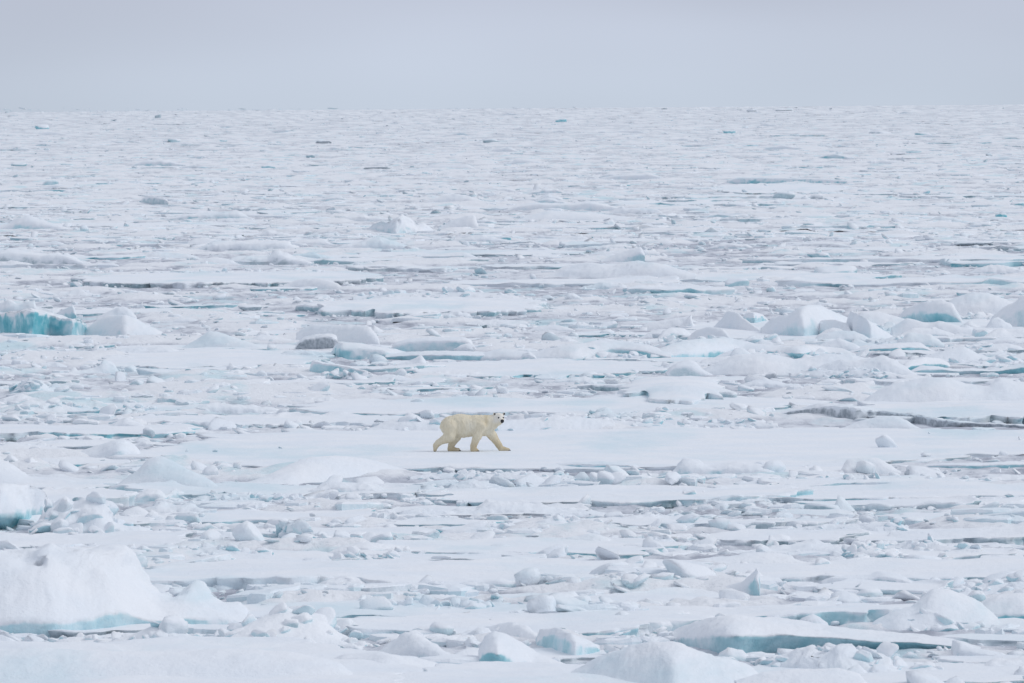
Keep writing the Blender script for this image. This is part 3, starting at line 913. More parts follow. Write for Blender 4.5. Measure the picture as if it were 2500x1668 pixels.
hummock(53, 'smooth snow bulge in front of the tallest peak',
        [(1955, 815), (1975, 792), (2005, 782), (2040, 780), (2070, 790), (2085, 820)], [(1955, 822), (2085, 830)], 2.5, cliff=0.2, tint=T_PALE, lump=0.05, rough=0.02, soft=4)
hummock(54, 'shark-fin snow wedge in the right hummock field',
        [(2066, 800), (2072, 772), (2080, 759), (2100, 768), (2130, 786), (2160, 806), (2190, 826)], [(2066, 826), (2120, 836), (2190, 834)], 3.5, cliff=0.1, tint=T_SNOW, lump=0.03, rough=0.015, soft=3)
hummock(55, 'long snow back behind the shark-fin wedge',
        [(2085, 780), (2110, 762), (2150, 762), (2190, 772), (2230, 784)], [(2085, 805), (2230, 805)], 4.0, cliff=0.1, tint=T_SNOW, lump=0.05, rough=0.02, soft=5)
hummock(56, 'arched snow block with bright blue cleft at right',
        [(2190, 778), (2210, 754), (2260, 738), (2300, 731), (2330, 742), (2345, 770), (2350, 792)], [(2190, 790), (2260, 796), (2350, 798)], 3.0, cliff=0.45, under=[(2190, 0.6), (2260, 0.8), (2350, 0.2)], tint=(0.9, 0.65, 0.0), lump=0.05, rough=0.02, soft=4)
hummock(57, 'snow apron below the arched block in the hummock field',
        [(2180, 800), (2220, 776), (2270, 790), (2300, 782), (2350, 798), (2420, 810), (2450, 820)], [(2180, 826), (2450, 830)], 4.0, cliff=0.05, tint=T_SNOW, lump=0.06, rough=0.02, soft=5)
hummock(58, 'far snowy rise behind the arched block',
        [(2290, 752), (2340, 726), (2380, 714), (2420, 716), (2460, 730), (2490, 745)], [(2290, 775), (2490, 775)], 5.0, cliff=0.2, tint=(0.8, 0.5, 0.1), lump=0.1, rough=0.04, soft=4)
hummock(59, 'large smooth grey-white block on the right edge of the hummock field',
        [(2412, 800), (2420, 776), (2450, 752), (2484, 736), (2500, 722), (2540, 716), (2600, 730)], [(2412, 806), (2600, 812)], 4.0, cliff=0.5, tint=(0.8, 0.3, 0.2), lump=0.04, rough=0.015, soft=4)
hummock(60, 'small snow tent with blue shadowed notch at right edge',
        [(2395, 826), (2430, 804), (2448, 800), (2462, 812), (2490, 802), (2560, 800)], [(2395, 832), (2560, 830)], 2.0, cliff=0.25, under=0.2, tint=(0.9, 0.7, 0.0), lump=0.08, rough=0.02, soft=2)
hummock(61, 'long low slab with thin blue waterline in the right field',
        [(2070, 858), (2110, 846), (2180, 838), (2250, 836), (2270, 850), (2290, 860)], [(2070, 864), (2180, 864), (2290, 862)], 3.0, cliff=0.6, under=0.3, tint=(1.0, 0.75, 0.0), lump=0.04, rough=0.02, soft=3)
hummock(62, 'broad snow bank with deep teal hollow in the hummock field',
        [(1590, 860), (1640, 838), (1700, 828), (1780, 824), (1850, 838), (1920, 846), (1990, 842), (2060, 850), (2090, 862)],
        [(1590, 884), (1700, 880), (1800, 872), (1900, 874), (1955, 880), (2010, 870), (2090, 872)], 6.0, cliff=[(1590, .5), (1680, .45), (1760, 0.35), (1900, 0.5), (2000, 0.5), (2090, .2)],
        under=[(1590, 0.4), (1700, 0.2), (1880, 0.3), (1950, 1.0), (2020, 0.3), (2090, 0)], tint=(1.0, 0.85, 0.0), lump=0.08, rough=0.03, soft=4)
hummock(63, 'snow dome on the far right of the hummock field front',
        [(2260, 870), (2320, 852), (2360, 846), (2390, 862), (2420, 872), (2460, 864), (2500, 876), (2560, 880)], [(2260, 894), (2560, 892)], 4.0, cliff=0.15, tint=(0.8, 0.5, 0.2), lump=0.07, rough=0.03, soft=3)
# centre row of slabs
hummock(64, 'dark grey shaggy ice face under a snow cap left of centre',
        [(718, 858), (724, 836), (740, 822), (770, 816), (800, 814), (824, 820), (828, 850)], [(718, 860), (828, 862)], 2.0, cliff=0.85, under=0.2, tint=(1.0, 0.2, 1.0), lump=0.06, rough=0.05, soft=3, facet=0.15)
hummock(65, 'creamy snow cap behind the dark grey ice face',
        [(722, 812), (740, 800), (760, 793), (830, 793), (895, 795), (908, 806), (920, 822), (926, 838)], [(722, 838), (926, 846)], 4.0, cliff=0.2, tint=T_SNOW, lump=0.05, rough=0.03, soft=4)
hummock(66, 'angular snow-topped block with teal side right of the grey face',
        [(808, 862), (814, 842), (824, 836), (870, 838), (930, 848), (965, 852), (1000, 862), (1010, 870)], [(808, 870), (830, 876), (940, 876), (1010, 874)], 3.0, cliff=[(808, 0.6), (860, 0.65), (930, 0.8), (1010, 0.7)], tint=(1.0, 0.6, 0.05), lump=0.05, rough=0.04, soft=2)
hummock(67, 'long rounded loaf of pale blue ice above the centre',
        [(952, 852), (960, 838), (1000, 826), (1060, 823), (1135, 823), (1150, 830), (1158, 845), (1164, 858)], [(952, 858), (1164, 860)], 2.6, cliff=0.75, tint=(0.9, 0.35, 0.0), lump=0.03, rough=0.02, soft=3)
hummock(68, 'snow shelf with teal waterline under the pale blue loaf',
        [(940, 866), (1000, 858), (1080, 856), (1160, 858), (1220, 862), (1270, 872)], [(940, 878), (1100, 880), (1200, 878), (1270, 880)], 4.0, cliff=0.6, under=0.3, tint=(1.0, 0.75, 0.0), lump=0.05, rough=0.05, soft=3)
hummock(69, 'wedge-shaped light turquoise slab tilted left of centre',
        [(754, 912), (757, 884), (764, 879), (800, 886), (850, 894), (890, 904), (922, 918)], [(754, 916), (830, 918), (922, 922)], 1.5, cliff=0.92, tint=(1.0, 0.55, 0.0), lump=0.03, rough=0.02, soft=2)
heap(70, 'knobbly white ice pieces before the turquoise slab',
        [(784, 920), (800, 908), (815, 904), (835, 916), (850, 908), (868, 904), (880, 918), (890, 906), (900, 922)], [(784, 925), (900, 926)], 1.0, cliff=0.4, tint=(0.9, 0.5, 0.0), lump=0.15, rough=0.05, soft=2)
hummock(71, 'small white crest above the pale bluish floe',
        [(945, 894), (980, 886), (1010, 876), (1028, 866), (1038, 880), (1040, 892)], [(945, 898), (1040, 898)], 1.5, cliff=0.3, tint=T_PALE, lump=0.1, rough=0.05, soft=2)
hummock(72, 'grey rounded knob on the snow bank right of centre',
        [(1268, 878), (1276, 864), (1292, 859), (1306, 868), (1316, 882)], [(1268, 882), (1316, 883)], 1.2, cliff=0.7, tint=(0.95, 0.6, 0.2), lump=0.04, rough=0.02, soft=3)
hummock(73, 'long snow bank leading to the right hummock field',
        [(1150, 866), (1220, 850), (1300, 858), (1360, 846), (1430, 838), (1480, 826), (1540, 834), (1600, 846), (1640, 862)],
        [(1150, 878), (1400, 884), (1500, 880), (1640, 884)], 5.5, cliff=[(1150, .3), (1420, .3), (1500, 0.6), (1560, 0.6), (1640, 0.5)], under=[(1150, 0.1), (1450, 0.1), (1530, 0.6), (1600, 0.4), (1640, 0.2)], tint=(0.95, 0.75, 0.0), lump=0.09, rough=0.05, soft=3)
hummock(74, 'sharp white tooth left of the hummock field',
        [(1560, 800), (1580, 788), (1690, 770), (1690, 796)], [(1560, 806), (1690, 806)], 2.0, cliff=0.2, tint=T_SNOW, lump=0.06, rough=0.03, soft=2)
# left turquoise block
hummock(75, 'vivid turquoise ice block at the left edge',
        [(-120, 764), (0, 762), (40, 760), (70, 754), (100, 757), (130, 765), (150, 772), (180, 776), (205, 784), (214, 800), (216, 815)],
        [(-120, 818), (0, 820), (70, 828), (130, 824), (180, 826), (216, 818)], 3.0, cliff=0.93, under=0.15, tint=(1.0, 0.95, 0.0), lump=0.12, rough=0.14, soft=3, facet=0.1)
hummock(76, 'snow cap pieces on top of the turquoise block',
        [(-80, 758), (0, 738), (20, 730), (40, 742), (80, 732), (82, 748), (130, 758)], [(-80, 776), (130, 778)], 2.0, cliff=0.4, tint=(0.9, 0.45, 0.1), lump=0.1, rough=0.05, soft=2)
hummock(77, 'pale teal fin standing behind the turquoise block',
        [(125, 772), (150, 756), (176, 745), (184, 760), (186, 778)], [(125, 782), (186, 784)], 1.2, cliff=0.7, tint=(1.0, 0.55, 0.0), lump=0.06, rough=0.03, soft=2)
hummock(78, 'smooth white snow mound right of the turquoise block',
        [(205, 800), (225, 786), (260, 770), (300, 768), (325, 776), (350, 790), (385, 806), (410, 818)], [(205, 820), (300, 826), (410, 824)], 4.5, cliff=0.1, tint=(0.7, 0.4, 0.0), lump=0.06, rough=0.04, soft=4)
hummock(79, 'pale peaked ice behind the white mound at left',
        [(235, 774), (262, 760), (285, 750), (305, 750), (320, 762), (332, 774)], [(235, 786), (326, 786)], 1.8, cliff=0.35, tint=(0.9, 0.5, 0.0), lump=0.08, rough=0.04, soft=2)
hummock(80, 'low white snow pyramid between turquoise and grey blocks',
        [(440, 848), (480, 826), (505, 808), (530, 810), (580, 828), (630, 842), (660, 852)], [(440, 854), (660, 856)], 4.5, cliff=0.08, tint=T_SNOW, lump=0.04, rough=0.02, soft=4)
hummock(81, 'grey lump of ice in the left brash above the bear floe',
        [(370, 984), (376, 972), (395, 970), (425, 970), (444, 974), (448, 990), (436, 998)], [(370, 984), (400, 996), (448, 999)], 1.3, cliff=0.85, under=0.1, tint=(1.0, 0.45, 0.2), lump=0.05, rough=0.03, soft=2)
hummock(82, 'pale blue pyramid of ice left of the bear',
        [(235, 1052), (270, 1034), (305, 1019), (340, 1034), (370, 1050)], [(235, 1054), (370, 1056)], 2.0, cliff=0.6, tint=(0.95, 0.4, 0.0), lump=0.06, rough=0.03, soft=2)
heap(83, 'snowy heap with teal gash at far left',
        [(20, 958), (45, 926), (75, 910), (98, 920), (115, 938), (150, 944), (170, 960)], [(20, 964), (70, 968), (170, 964)], 2.2, cliff=0.4, under=0.1, tint=(0.95, 0.7, 0.3), lump=0.16, rough=0.08, soft=2)
heap(84, 'broad white heap of broken snow at the left edge',
        [(0, 1006), (40, 980), (70, 966), (130, 972), (190, 986), (250, 1000)], [(0, 1018), (250, 1014)], 3.5, cliff=0.15, tint=(0.8, 0.3, 0.2), lump=0.12, rough=0.07, soft=3)
hummock(85, 'two small white snow cones above the flat left floe',
        [(165, 910), (178, 894), (190, 906), (238, 896), (252, 877), (272, 884), (290, 906)], [(165, 914), (290, 912)], 1.6, cliff=0.2, tint=T_SNOW, lump=0.07, rough=0.03, soft=3)
heap(86, 'long bumpy snow ridge directly behind the polar bear',
        [(880, 1050), (920, 1030), (960, 1012), (1010, 1006), (1060, 1018), (1120, 1020), (1180, 1008), (1240, 1018), (1300, 1012), (1360, 1004), (1420, 1010), (1500, 1022)],
        [(880, 1058), (1200, 1060), (1500, 1056)], 3.5, cliff=0.3, tint=(0.95, 0.4, 0.1), lump=0.16, rough=0.08, soft=3)
heap(87, 'white slab row with teal hollow right behind the bear head',
        [(1240, 1036), (1270, 1018), (1300, 1012), (1340, 1018), (1400, 1004), (1440, 1016), (1560, 1022), (1620, 1030), (1700, 1036)],
        [(1240, 1050), (1400, 1050), (1700, 1052)], 2.5, cliff=0.4, under=0.1, tint=(0.95, 0.55, 0.0), lump=0.12, rough=0.06, soft=3)
heap(88, 'pale rounded lumps on the band right of the bear',
        [(1430, 1016), (1450, 1002), (1480, 994), (1510, 1008), (1560, 1000), (1620, 992), (1680, 1004), (1740, 1012)], [(1430, 1022), (1740, 1024)], 2.0, cliff=0.3, tint=(0.9, 0.4, 0.0), lump=0.14, rough=0.06, soft=3)
# jagged heaps right below the bear floe
heap(89, 'jagged white rubble ridge near the right edge',
        [(1915, 1290), (1960, 1276), (2010, 1270), (2060, 1274), (2120, 1268), (2160, 1262), (2200, 1266), (2225, 1290), (2250, 1300)],
        [(1915, 1304), (2250, 1312)], 3.0, cliff=0.25, tint=(0.9, 0.4, 0.0), lump=0.2, rough=0.12, soft=2)
hummock(90, 'straight blue-grey slab edge behind the jagged ridge',
        [(2140, 1258), (2170, 1254), (2300, 1256), (2418, 1258)], [(2140, 1262), (2250, 1270), (2418, 1271)], 2.5, cliff=0.85, tint=(1.0, 0.45, 0.3), lump=0.02, rough=0.02, soft=2)
hummock(91, 'dark grey rounded ice by the right edge above the jagged ridge',
        [(2415, 1266), (2430, 1246), (2480, 1242), (2560, 1240)], [(2415, 1272), (2560, 1272)], 2.0, cliff=0.7, tint=(1.0, 0.3, 0.9), lump=0.08, rough=0.05, soft=2)
hummock(92, 'blunt white boulder below the jagged right ridge',
        [(1870, 1330), (1876, 1308), (1905, 1304), (1925, 1308), (1930, 1326)], [(1870, 1332), (1930, 1330)], 1.2, cliff=0.5, tint=(0.9, 0.3, 0.3), lump=0.1, rough=0.05, soft=2)
heap(93, 'angular white slabs right of the blunt boulder',
        [(2060, 1356), (2075, 1334), (2110, 1320), (2150, 1322), (2160, 1334), (2195, 1340), (2220, 1356), (2222, 1366)], [(2060, 1368), (2222, 1370)], 2.0, cliff=0.5, tint=(0.9, 0.3, 0.1), lump=0.12, rough=0.05, soft=2)
heap(94, 'rough white heap behind the angular slabs at right',
        [(2140, 1330), (2200, 1320), (2250, 1306), (2290, 1310), (2330, 1328), (2400, 1332)], [(2140, 1350), (2400, 1362)], 2.5, cliff=0.3, tint=(0.9, 0.35, 0.2), lump=0.16, rough=0.09, soft=2)
hummock(95, 'smooth dark-faced ice egg in the brash right of centre',
        [(1516, 1346), (1522, 1330), (1545, 1324), (1572, 1326), (1580, 1338), (1584, 1348)], [(1516, 1348), (1584, 1348)], 1.0, cliff=0.85, tint=(1.0, 0.4, 0.6), lump=0.05, rough=0.02, soft=2)
hummock(96, 'long grey-teal slab front below centre',
        [(1290, 1352), (1350, 1346), (1440, 1348), (1512, 1346)], [(1290, 1358), (1420, 1364), (1512, 1366)], 1.8, cliff=0.75, tint=(1.0, 0.5, 0.35), lump=0.05, rough=0.05, soft=2)
heap(97, 'white jumbled ridge crossing the brash below the bear',
        [(1080, 1296), (1130, 1284), (1200, 1276), (1260, 1280), (1310, 1262), (1345, 1250), (1390, 1266), (1440, 1252), (1470, 1282)], [(1080, 1302), (1470, 1304)], 2.6, cliff=0.25, tint=(0.9, 0.4, 0.1), lump=0.2, rough=0.1, soft=2)
heap(98, 'low hummocky bank below the long smooth floe',
        [(930, 1490), (960, 1468), (1000, 1456), (1060, 1466), (1100, 1474), (1150, 1462), (1200, 1470)], [(930, 1498), (1200, 1500)], 3.2, cliff=0.2, tint=(0.9, 0.35, 0.2), lump=0.16, rough=0.08, soft=2)
hummock(99, 'thick rounded grey-teal ledge in the lower brash right of centre',
        [(1230, 1460), (1280, 1454), (1340, 1446), (1400, 1444), (1420, 1460), (1430, 1476)], [(1230, 1466), (1300, 1480), (1380, 1484), (1430, 1480)], 2.0, cliff=0.6, under=0.2, tint=(1.0, 0.5, 0.5), lump=0.06, rough=0.04, soft=2)
# farther off
hummock(120, 'angular cluster of tilted white blocks in the upper middle distance',
        [(890, 562), (908, 548), (930, 540), (945, 545), (960, 532), (978, 522), (1000, 532), (1015, 548), (1030, 544), (1050, 556), (1062, 566)], [(890, 566), (960, 572), (1062, 570)], 5.0, cliff=0.2, tint=(0.6, 0.4, 0.05), lump=0.16, rough=0.1, soft=2, facet=0.3)
hummock(121, 'smooth white snow dome beside the far angular cluster',
        [(1070, 556), (1100, 540), (1140, 526), (1160, 525), (1166, 545), (1168, 556)], [(1070, 562), (1168, 562)], 4.0, cliff=0.1, tint=T_SNOW, lump=0.04, rough=0.03, soft=3)
hummock(122, 'tilted pale plate in the distance right of centre',
        [(1465, 636), (1500, 622), (1540, 608), (1566, 602), (1572, 620), (1574, 634)], [(1465, 640), (1574, 640)], 3.0, cliff=[(1465, .1), (1540, .5), (1574, .7)], tint=(1.0, 0.5, 0.1), lump=0.05, rough=0.04, soft=2)
hummock(123, 'long bank of broken snow in the distance at right of centre',
        [(1330, 674), (1380, 650), (1430, 640), (1500, 648), (1560, 636), (1640, 650), (1700, 668)], [(1330, 680), (1700, 684)], 8.0, cliff=0.2, tint=(0.9, 0.4, 0.3), lump=0.14, rough=0.08, soft=3)
hummock(124, 'thin bright blue slab lying far off at right',
        [(1776, 440), (1800, 433), (1900, 434), (2000, 436), (2070, 441)], [(1776, 447), (2070, 447)], 6.0, cliff=0.9, zbase=0.1, tint=(1.0, 0.95, 0.0), lump=0.03, rough=0.02, soft=2)
hummock(125, 'pale teal rounded block far off left of centre',
        [(340, 490), (352, 480), (380, 480), (405, 486), (410, 496)], [(340, 498), (410, 502)], 4.0, cliff=0.8, tint=(1.0, 0.35, 0.4), lump=0.08, rough=0.06, soft=2)
hummock(126, 'low grey-teal block far off at the left edge',
        [(0, 546), (30, 536), (60, 528), (90, 530), (118, 544), (124, 552)], [(0, 552), (124, 556)], 4.0, cliff=0.7, tint=(1.0, 0.4, 0.4), lump=0.12, rough=0.08, soft=2)
hummock(127, 'low white dome far off left of centre',
        [(455, 596), (470, 584), (500, 580), (525, 584), (536, 596)], [(455, 600), (536, 600)], 4.0, cliff=0.2, tint=T_SNOW, lump=0.05, rough=0.03, soft=3)
hummock(128, 'grey-topped rough ridge far off above the right hummock field',
        [(1900, 602), (1960, 592), (2020, 590), (2060, 596), (2080, 602)], [(1900, 604), (2080, 606)], 4.0, cliff=0.7, tint=(1.0, 0.3, 0.9), lump=0.1, rough=0.1, soft=2)
hummock(129, 'bumpy white heap above the dark-edged long floe at left',
        [(690, 694), (730, 682), (780, 680), (820, 690), (840, 704)], [(690, 704), (840, 710)], 6.0, cliff=0.1, tint=T_SNOW, lump=0.07, rough=0.05, soft=3)
hummock(130, 'dark slush-rimmed block at the right end of the domed floe',
        [(1375, 734), (1385, 716), (1400, 716), (1420, 728), (1440, 736)], [(1375, 738), (1440, 738)], 3.0, cliff=0.8, tint=(1.0, 0.2, 1.0), lump=0.08, rough=0.06, soft=2)
for i, (x, y, w, h, tn, lab) in enumerate([
        (102, 310, 36, 12, (1, .9, 0), 'small vivid blue block near the horizon at far left'),
        (45, 402, 40, 9, (1, .7, .3), 'dark teal block far off by the left edge'),
        (120, 448, 46, 14, (1, .5, .2), 'pale teal wedge far off at left'),
        (335, 446, 50, 9, (1, .5, .4), 'grey-teal slab far off behind the rounded left block'),
        (425, 343, 32, 9, (1, .6, .2), 'small blue-grey lump near the horizon left of centre'),
        (545, 344, 18, 5, (1, .7, 0), 'tiny teal lump near the horizon left of centre'),
        (655, 408, 36, 8, (1, .8, 0), 'small bright blue slab in the far left distance'),
        (758, 382, 24, 9, (1, .6, .5), 'dark teal lump far off left of the dark lead'),
        (790, 346, 40, 9, (1, .1, 1), 'dark grey block near the horizon left of centre'),
        (385, 283, 16, 11, (1, .5, .7), 'tiny upright grey block on the horizon at left'),
        (1370, 294, 28, 8, (1, .95, 0), 'small bright blue block near the horizon at centre'),
        (1200, 344, 44, 10, (1, .4, .6), 'grey wedge near the horizon at centre'),
        (1780, 322, 32, 9, (1, .85, 0), 'small blue cube near the horizon right of centre'),
        (1835, 270, 24, 7, (1, .2, 1), 'dark lump breaking the horizon right of centre'),
        (1915, 268, 46, 6, (1, .3, .9), 'long dark sliver on the horizon right of centre'),
        (2255, 328, 42, 8, (1, .8, .1), 'blue slab near the horizon at right'),
        (2150, 324, 54, 8, (1, .4, .6), 'grey slab near the horizon right of centre'),
        (2195, 376, 44, 7, (1, .2, 1), 'dark grey slab in the far right distance'),
        (2415, 379, 16, 9, (1, .1, 1), 'small dark lump in the far right distance'),
        (1912, 478, 60, 18, (1, .3, .4), 'pale grey-green boulder far off at right'),
        (1993, 482, 36, 18, (1, .2, .9), 'dark-sided boulder beside the pale far boulder'),
        (1228, 584, 42, 12, (1, .9, .1), 'teal block low in the middle distance at centre'),
        (1550, 553, 36, 9, (1, .1, 1), 'dark brownish lump in the distance right of centre'),
        (1488, 545, 30, 18, (.6, .3, .1), 'white rounded boulder left of the dark distant lump'),
        (1310, 527, 58, 7, (1, .3, .9), 'long dark slab in the distance at centre'),
        (1860, 535, 60, 13, (1, .6, .2), 'rough teal slab far off above the right hummocks'),
        (1990, 530, 110, 11, (1, .4, .7), 'long grey-green slab far off at right'),
        (1985, 548, 50, 10, (1, .6, .2), 'pale teal block below the long grey-green slab'),
        (2000, 624, 60, 15, (1, .5, .2), 'pale teal slab in the right distance'),
        (2290, 500, 30, 8, (1, .8, .3), 'dark teal lump in the far right'),
        (2485, 500, 40, 12, (1, .8, .3), 'dark teal block by the right edge far off'),
        (2445, 528, 30, 14, (1, .9, 0), 'curved blue ice piece by the right edge far off'),
        (2380, 595, 100, 12, (1, .2, .9), 'grey rubble slab in the right distance'),
        (2270, 624, 60, 9, (1, .1, 1), 'dark lump right of the pale teal slab'),
        (770, 536, 90, 14, (1, .5, .3), 'grey-teal arched slab far off left of centre'),
        (920, 410, 66, 7, (1, .5, .9), 'dark slab on a narrow lead far off left of centre'),
        (2040, 662, 110, 26, (.9, .4, .1), 'bumpy pale block row above the right hummock field'),
        (1800, 690, 60, 20, (1, .6, .1), 'pale teal slab behind the right hummock field'),
        (1335, 728, 30, 14, (1, .1, .9), 'small dark knob beside the domed floe'),
        (775, 797, 52, 9, (1, .3, .9), 'dark slab behind the creamy snow cap'),
        (610, 752, 60, 13, (1, .4, .7), 'grey-teal slab left of the domed floe'),
        (830, 742, 60, 11, (1, .8, .1), 'teal slab on the domed floe front'),
        (1050, 742, 90, 7, (1, .7, .2), 'thin teal slab under the domed floe'),
        (105, 752, 50, 12, (1, .2, .8), 'grey slab behind the vivid turquoise block'),
        (380, 766, 44, 9, (1, .2, .9), 'dark slab right of the pale peaked ice'),
        (450, 906, 80, 13, (1, .2, .9), 'dark grey slab on the flat left floe'),
        (708, 914, 50, 8, (1, .7, .4), 'dark teal slab left of the tilted turquoise slab'),
        (1175, 1262, 110, 8, (1, .3, .8), 'thin dark slab edge in the brash below the bear'),
        (1070, 1218, 50, 9, (1, .5, .9), 'dark slab in the brash left below the bear'),
        (690, 1218, 90, 10, (1, .5, .4), 'teal-grey slab left of the brash below the bear'),
        (905, 1500, 70, 13, (1, .4, .5), 'dark grey slab at the left of the lower brash'),
        (1200, 1458, 50, 13, (1, .4, .6), 'rounded dark knob in the lower brash'),
        (900, 1536, 50, 20, (1, .4, .2), 'pale grey block behind the curling snow mound'),
        (1640, 1490, 90, 14, (1, .7, .3), 'teal-fronted ledge behind the broad foreground dome'),
        (1645, 1290, 44, 20, (.9, .3, .2), 'square white block on the ridge below the bear'),
        (1880, 1275, 70, 20, (1, .4, .5), 'grey-faced square block left of the jagged ridge'),
        (2010, 1240, 100, 22, (1, .3, .5), 'grey jumble above the jagged right ridge'),
        (1000, 1385, 0, 0, None, None)]):
    if tn is None:
        continue
    r_ = np.random.default_rng(900 + i)
    block(900 + i, lab, x - w / 2, x + w / 2, y - h / 2, y + h / 2, rot=(r_.uniform(-12, 12), r_.uniform(-8, 8), r_.uniform(-25, 25)), tint=tn, sub=3, p=14, cuts=6, nz=0.06)

heap(140, 'broken blocks heaped at the left end of the right hummock belt', [(1590, 836), (1640, 822), (1690, 830), (1740, 826), (1790, 842)], [(1590, 848), (1790, 852)], 2.5, n=34)
heap(141, 'broken blocks heaped between the shark-fin wedge and arched block', [(2120, 834), (2180, 818), (2230, 824), (2290, 830)], [(2120, 842), (2290, 844)], 2.5, n=32)
heap(142, 'scattered blocks before the snow apron at right', [(2290, 850), (2340, 836), (2400, 838), (2460, 846)], [(2290, 862), (2460, 864)], 2.5, n=30)
heap(143, 'crumbled blocks along the front of the hummock belt', [(1930, 908), (1980, 896), (2050, 900), (2120, 894), (2200, 910)], [(1930, 922), (2200, 926)], 2.0, n=40, size=(0.2, 0.5))
heap(144, 'rubble line on the long snow bank right of centre', [(1300, 868), (1360, 852), (1440, 846), (1500, 856), (1580, 862)], [(1300, 880), (1580, 884)], 2.2, n=44)
heap(160, 'big jumbled blocks below the loaf-shaped dome', [(1690, 836), (1740, 818), (1800, 824), (1850, 814), (1910, 832)], [(1690, 848), (1910, 850)], 3.0, n=26, size=(0.45, 1.0))
heap(161, 'big jumbled blocks right of the tallest peak', [(2010, 806), (2060, 790), (2110, 796), (2170, 788), (2220, 804)], [(2010, 816), (2220, 818)], 3.0, n=24, size=(0.45, 1.0))
heap(162, 'big jumbled blocks below the arched snow block', [(2240, 818), (2290, 804), (2340, 810), (2400, 802), (2450, 816)], [(2240, 828), (2450, 830)], 3.0, n=24, size=(0.45, 1.0))
heap(163, 'big jumbled blocks above the long front swell', [(1780, 868), (1840, 854), (1900, 858), (1980, 850), (2060, 866)], [(1780, 876), (2060, 878)], 3.0, n=28, size=(0.4, 0.9))
heap(164, 'broken blocks before the smooth right-edge block', [(2330, 776), (2370, 762), (2420, 766), (2470, 780)], [(2330, 786), (2470, 790)], 3.0, n=20, size=(0.45, 1.0))
heap(165, 'broken blocks on the right end of the front swell', [(2240, 884), (2300, 872), (2380, 876), (2450, 868), (2510, 880)], [(2240, 894), (2510, 896)], 2.6, n=30, size=(0.35, 0.8))
heap(145, 'jumbled white blocks behind the domed floe', [(860, 722), (940, 706), (1020, 712), (1120, 702), (1220, 712), (1300, 724)], [(860, 734), (1300, 736)], 5.0, n=50, size=(0.4, 0.9))
heap(146, 'ragged block line along the long left floe', [(420, 668), (520, 656), (640, 660), (720, 652), (800, 662)], [(420, 676), (800, 678)], 5.0, n=44, size=(0.4, 0.9))
heap(147, 'mixed rubble left of the rounded grey boulder', [(380, 1346), (440, 1330), (520, 1324), (600, 1334), (660, 1344)], [(380, 1364), (660, 1366)], 2.0, n=44, size=(0.2, 0.5))
heap(148, 'tumbled blocks between the snow pyramid and low mound', [(470, 1214), (540, 1198), (620, 1204), (700, 1196), (760, 1210)], [(470, 1226), (760, 1228)], 2.0, n=44, size=(0.2, 0.5))
heap(149, 'long broken crest in the lower brash right of centre', [(1480, 1480), (1560, 1468), (1640, 1462), (1720, 1466), (1800, 1472), (1880, 1482)], [(1480, 1492), (1880, 1492)], 2.2, n=50, size=(0.2, 0.5))
heap(150, 'bright broken blocks behind the grey lump at left', [(120, 1000), (200, 988), (280, 992), (340, 984), (400, 1000)], [(120, 1012), (400, 1014)], 2.0, n=40, size=(0.25, 0.55))
heap(151, 'low rubble band left of the ragged grey edge', [(1560, 1034), (1640, 1020), (1740, 1024), (1840, 1018), (1900, 1030)], [(1560, 1044), (1900, 1046)], 2.0, n=44, size=(0.2, 0.5))
heap(152, 'rubble band along the front of the bear floe', [(1000, 1160), (1080, 1148), (1200, 1150), (1300, 1146), (1400, 1156)], [(1000, 1172), (1400, 1174)], 2.0, n=46, size=(0.2, 0.45))
heap(153, 'rubble band below the cream-white hump at right', [(1920, 1172), (2000, 1160), (2120, 1158), (2240, 1164), (2340, 1158), (2440, 1170)], [(1920, 1184), (2440, 1186)], 2.0, n=54, size=(0.2, 0.5))
heap(154, 'small block heap right of the pointed bottom mound', [(1440, 1560), (1480, 1548), (1520, 1540), (1560, 1552)], [(1440, 1570), (1560, 1572)], 1.5, n=20, size=(0.2, 0.5))

# ------------------------------------------------------------------ heaps of rafted brash and pressure ridges across the field
_b = np.random.default_rng(99)
for i in range(34):
    xc, yb = _b.uniform(1560, 2520), _b.uniform(792, 914)
    if yb > 850 and xc < 1640:
        continue
    w_, h_ = _b.uniform(60, 190), _b.uniform(14, 38)
    ux = np.array([0, 0.12, 0.3, 0.5, 0.7, 0.88, 1.0])
    hh = h_ * np.array([0, 0.5, 0.85, 1.0, 0.85, 0.5, 0]) * _b.uniform(0.75, 1.1, 7)
    o = hummock(4000 + i, 'low heap of rafted snow-covered ice in the pack', [(xc + (u - 0.5) * w_, yb - q_) for u, q_ in zip(ux, hh)], [(xc - w_ / 2, yb), (xc + w_ / 2, yb)], _b.uniform(1.5, 3.2),
                cliff=_b.uniform(0.1, 0.6), under=_b.choice([0.0, 0.0, 0.25]), tint=(_b.uniform(0.5, 1.0), _b.uniform(0.2, 0.8), 0.0), lump=0.1, soft=4,
                name='ice_heap', cat='ice heap', group='low heaps of rafted ice', nv=(7, 11, 5))
    o['look'] = 'snowy'
_h = np.random.default_rng(314)
_n = 0
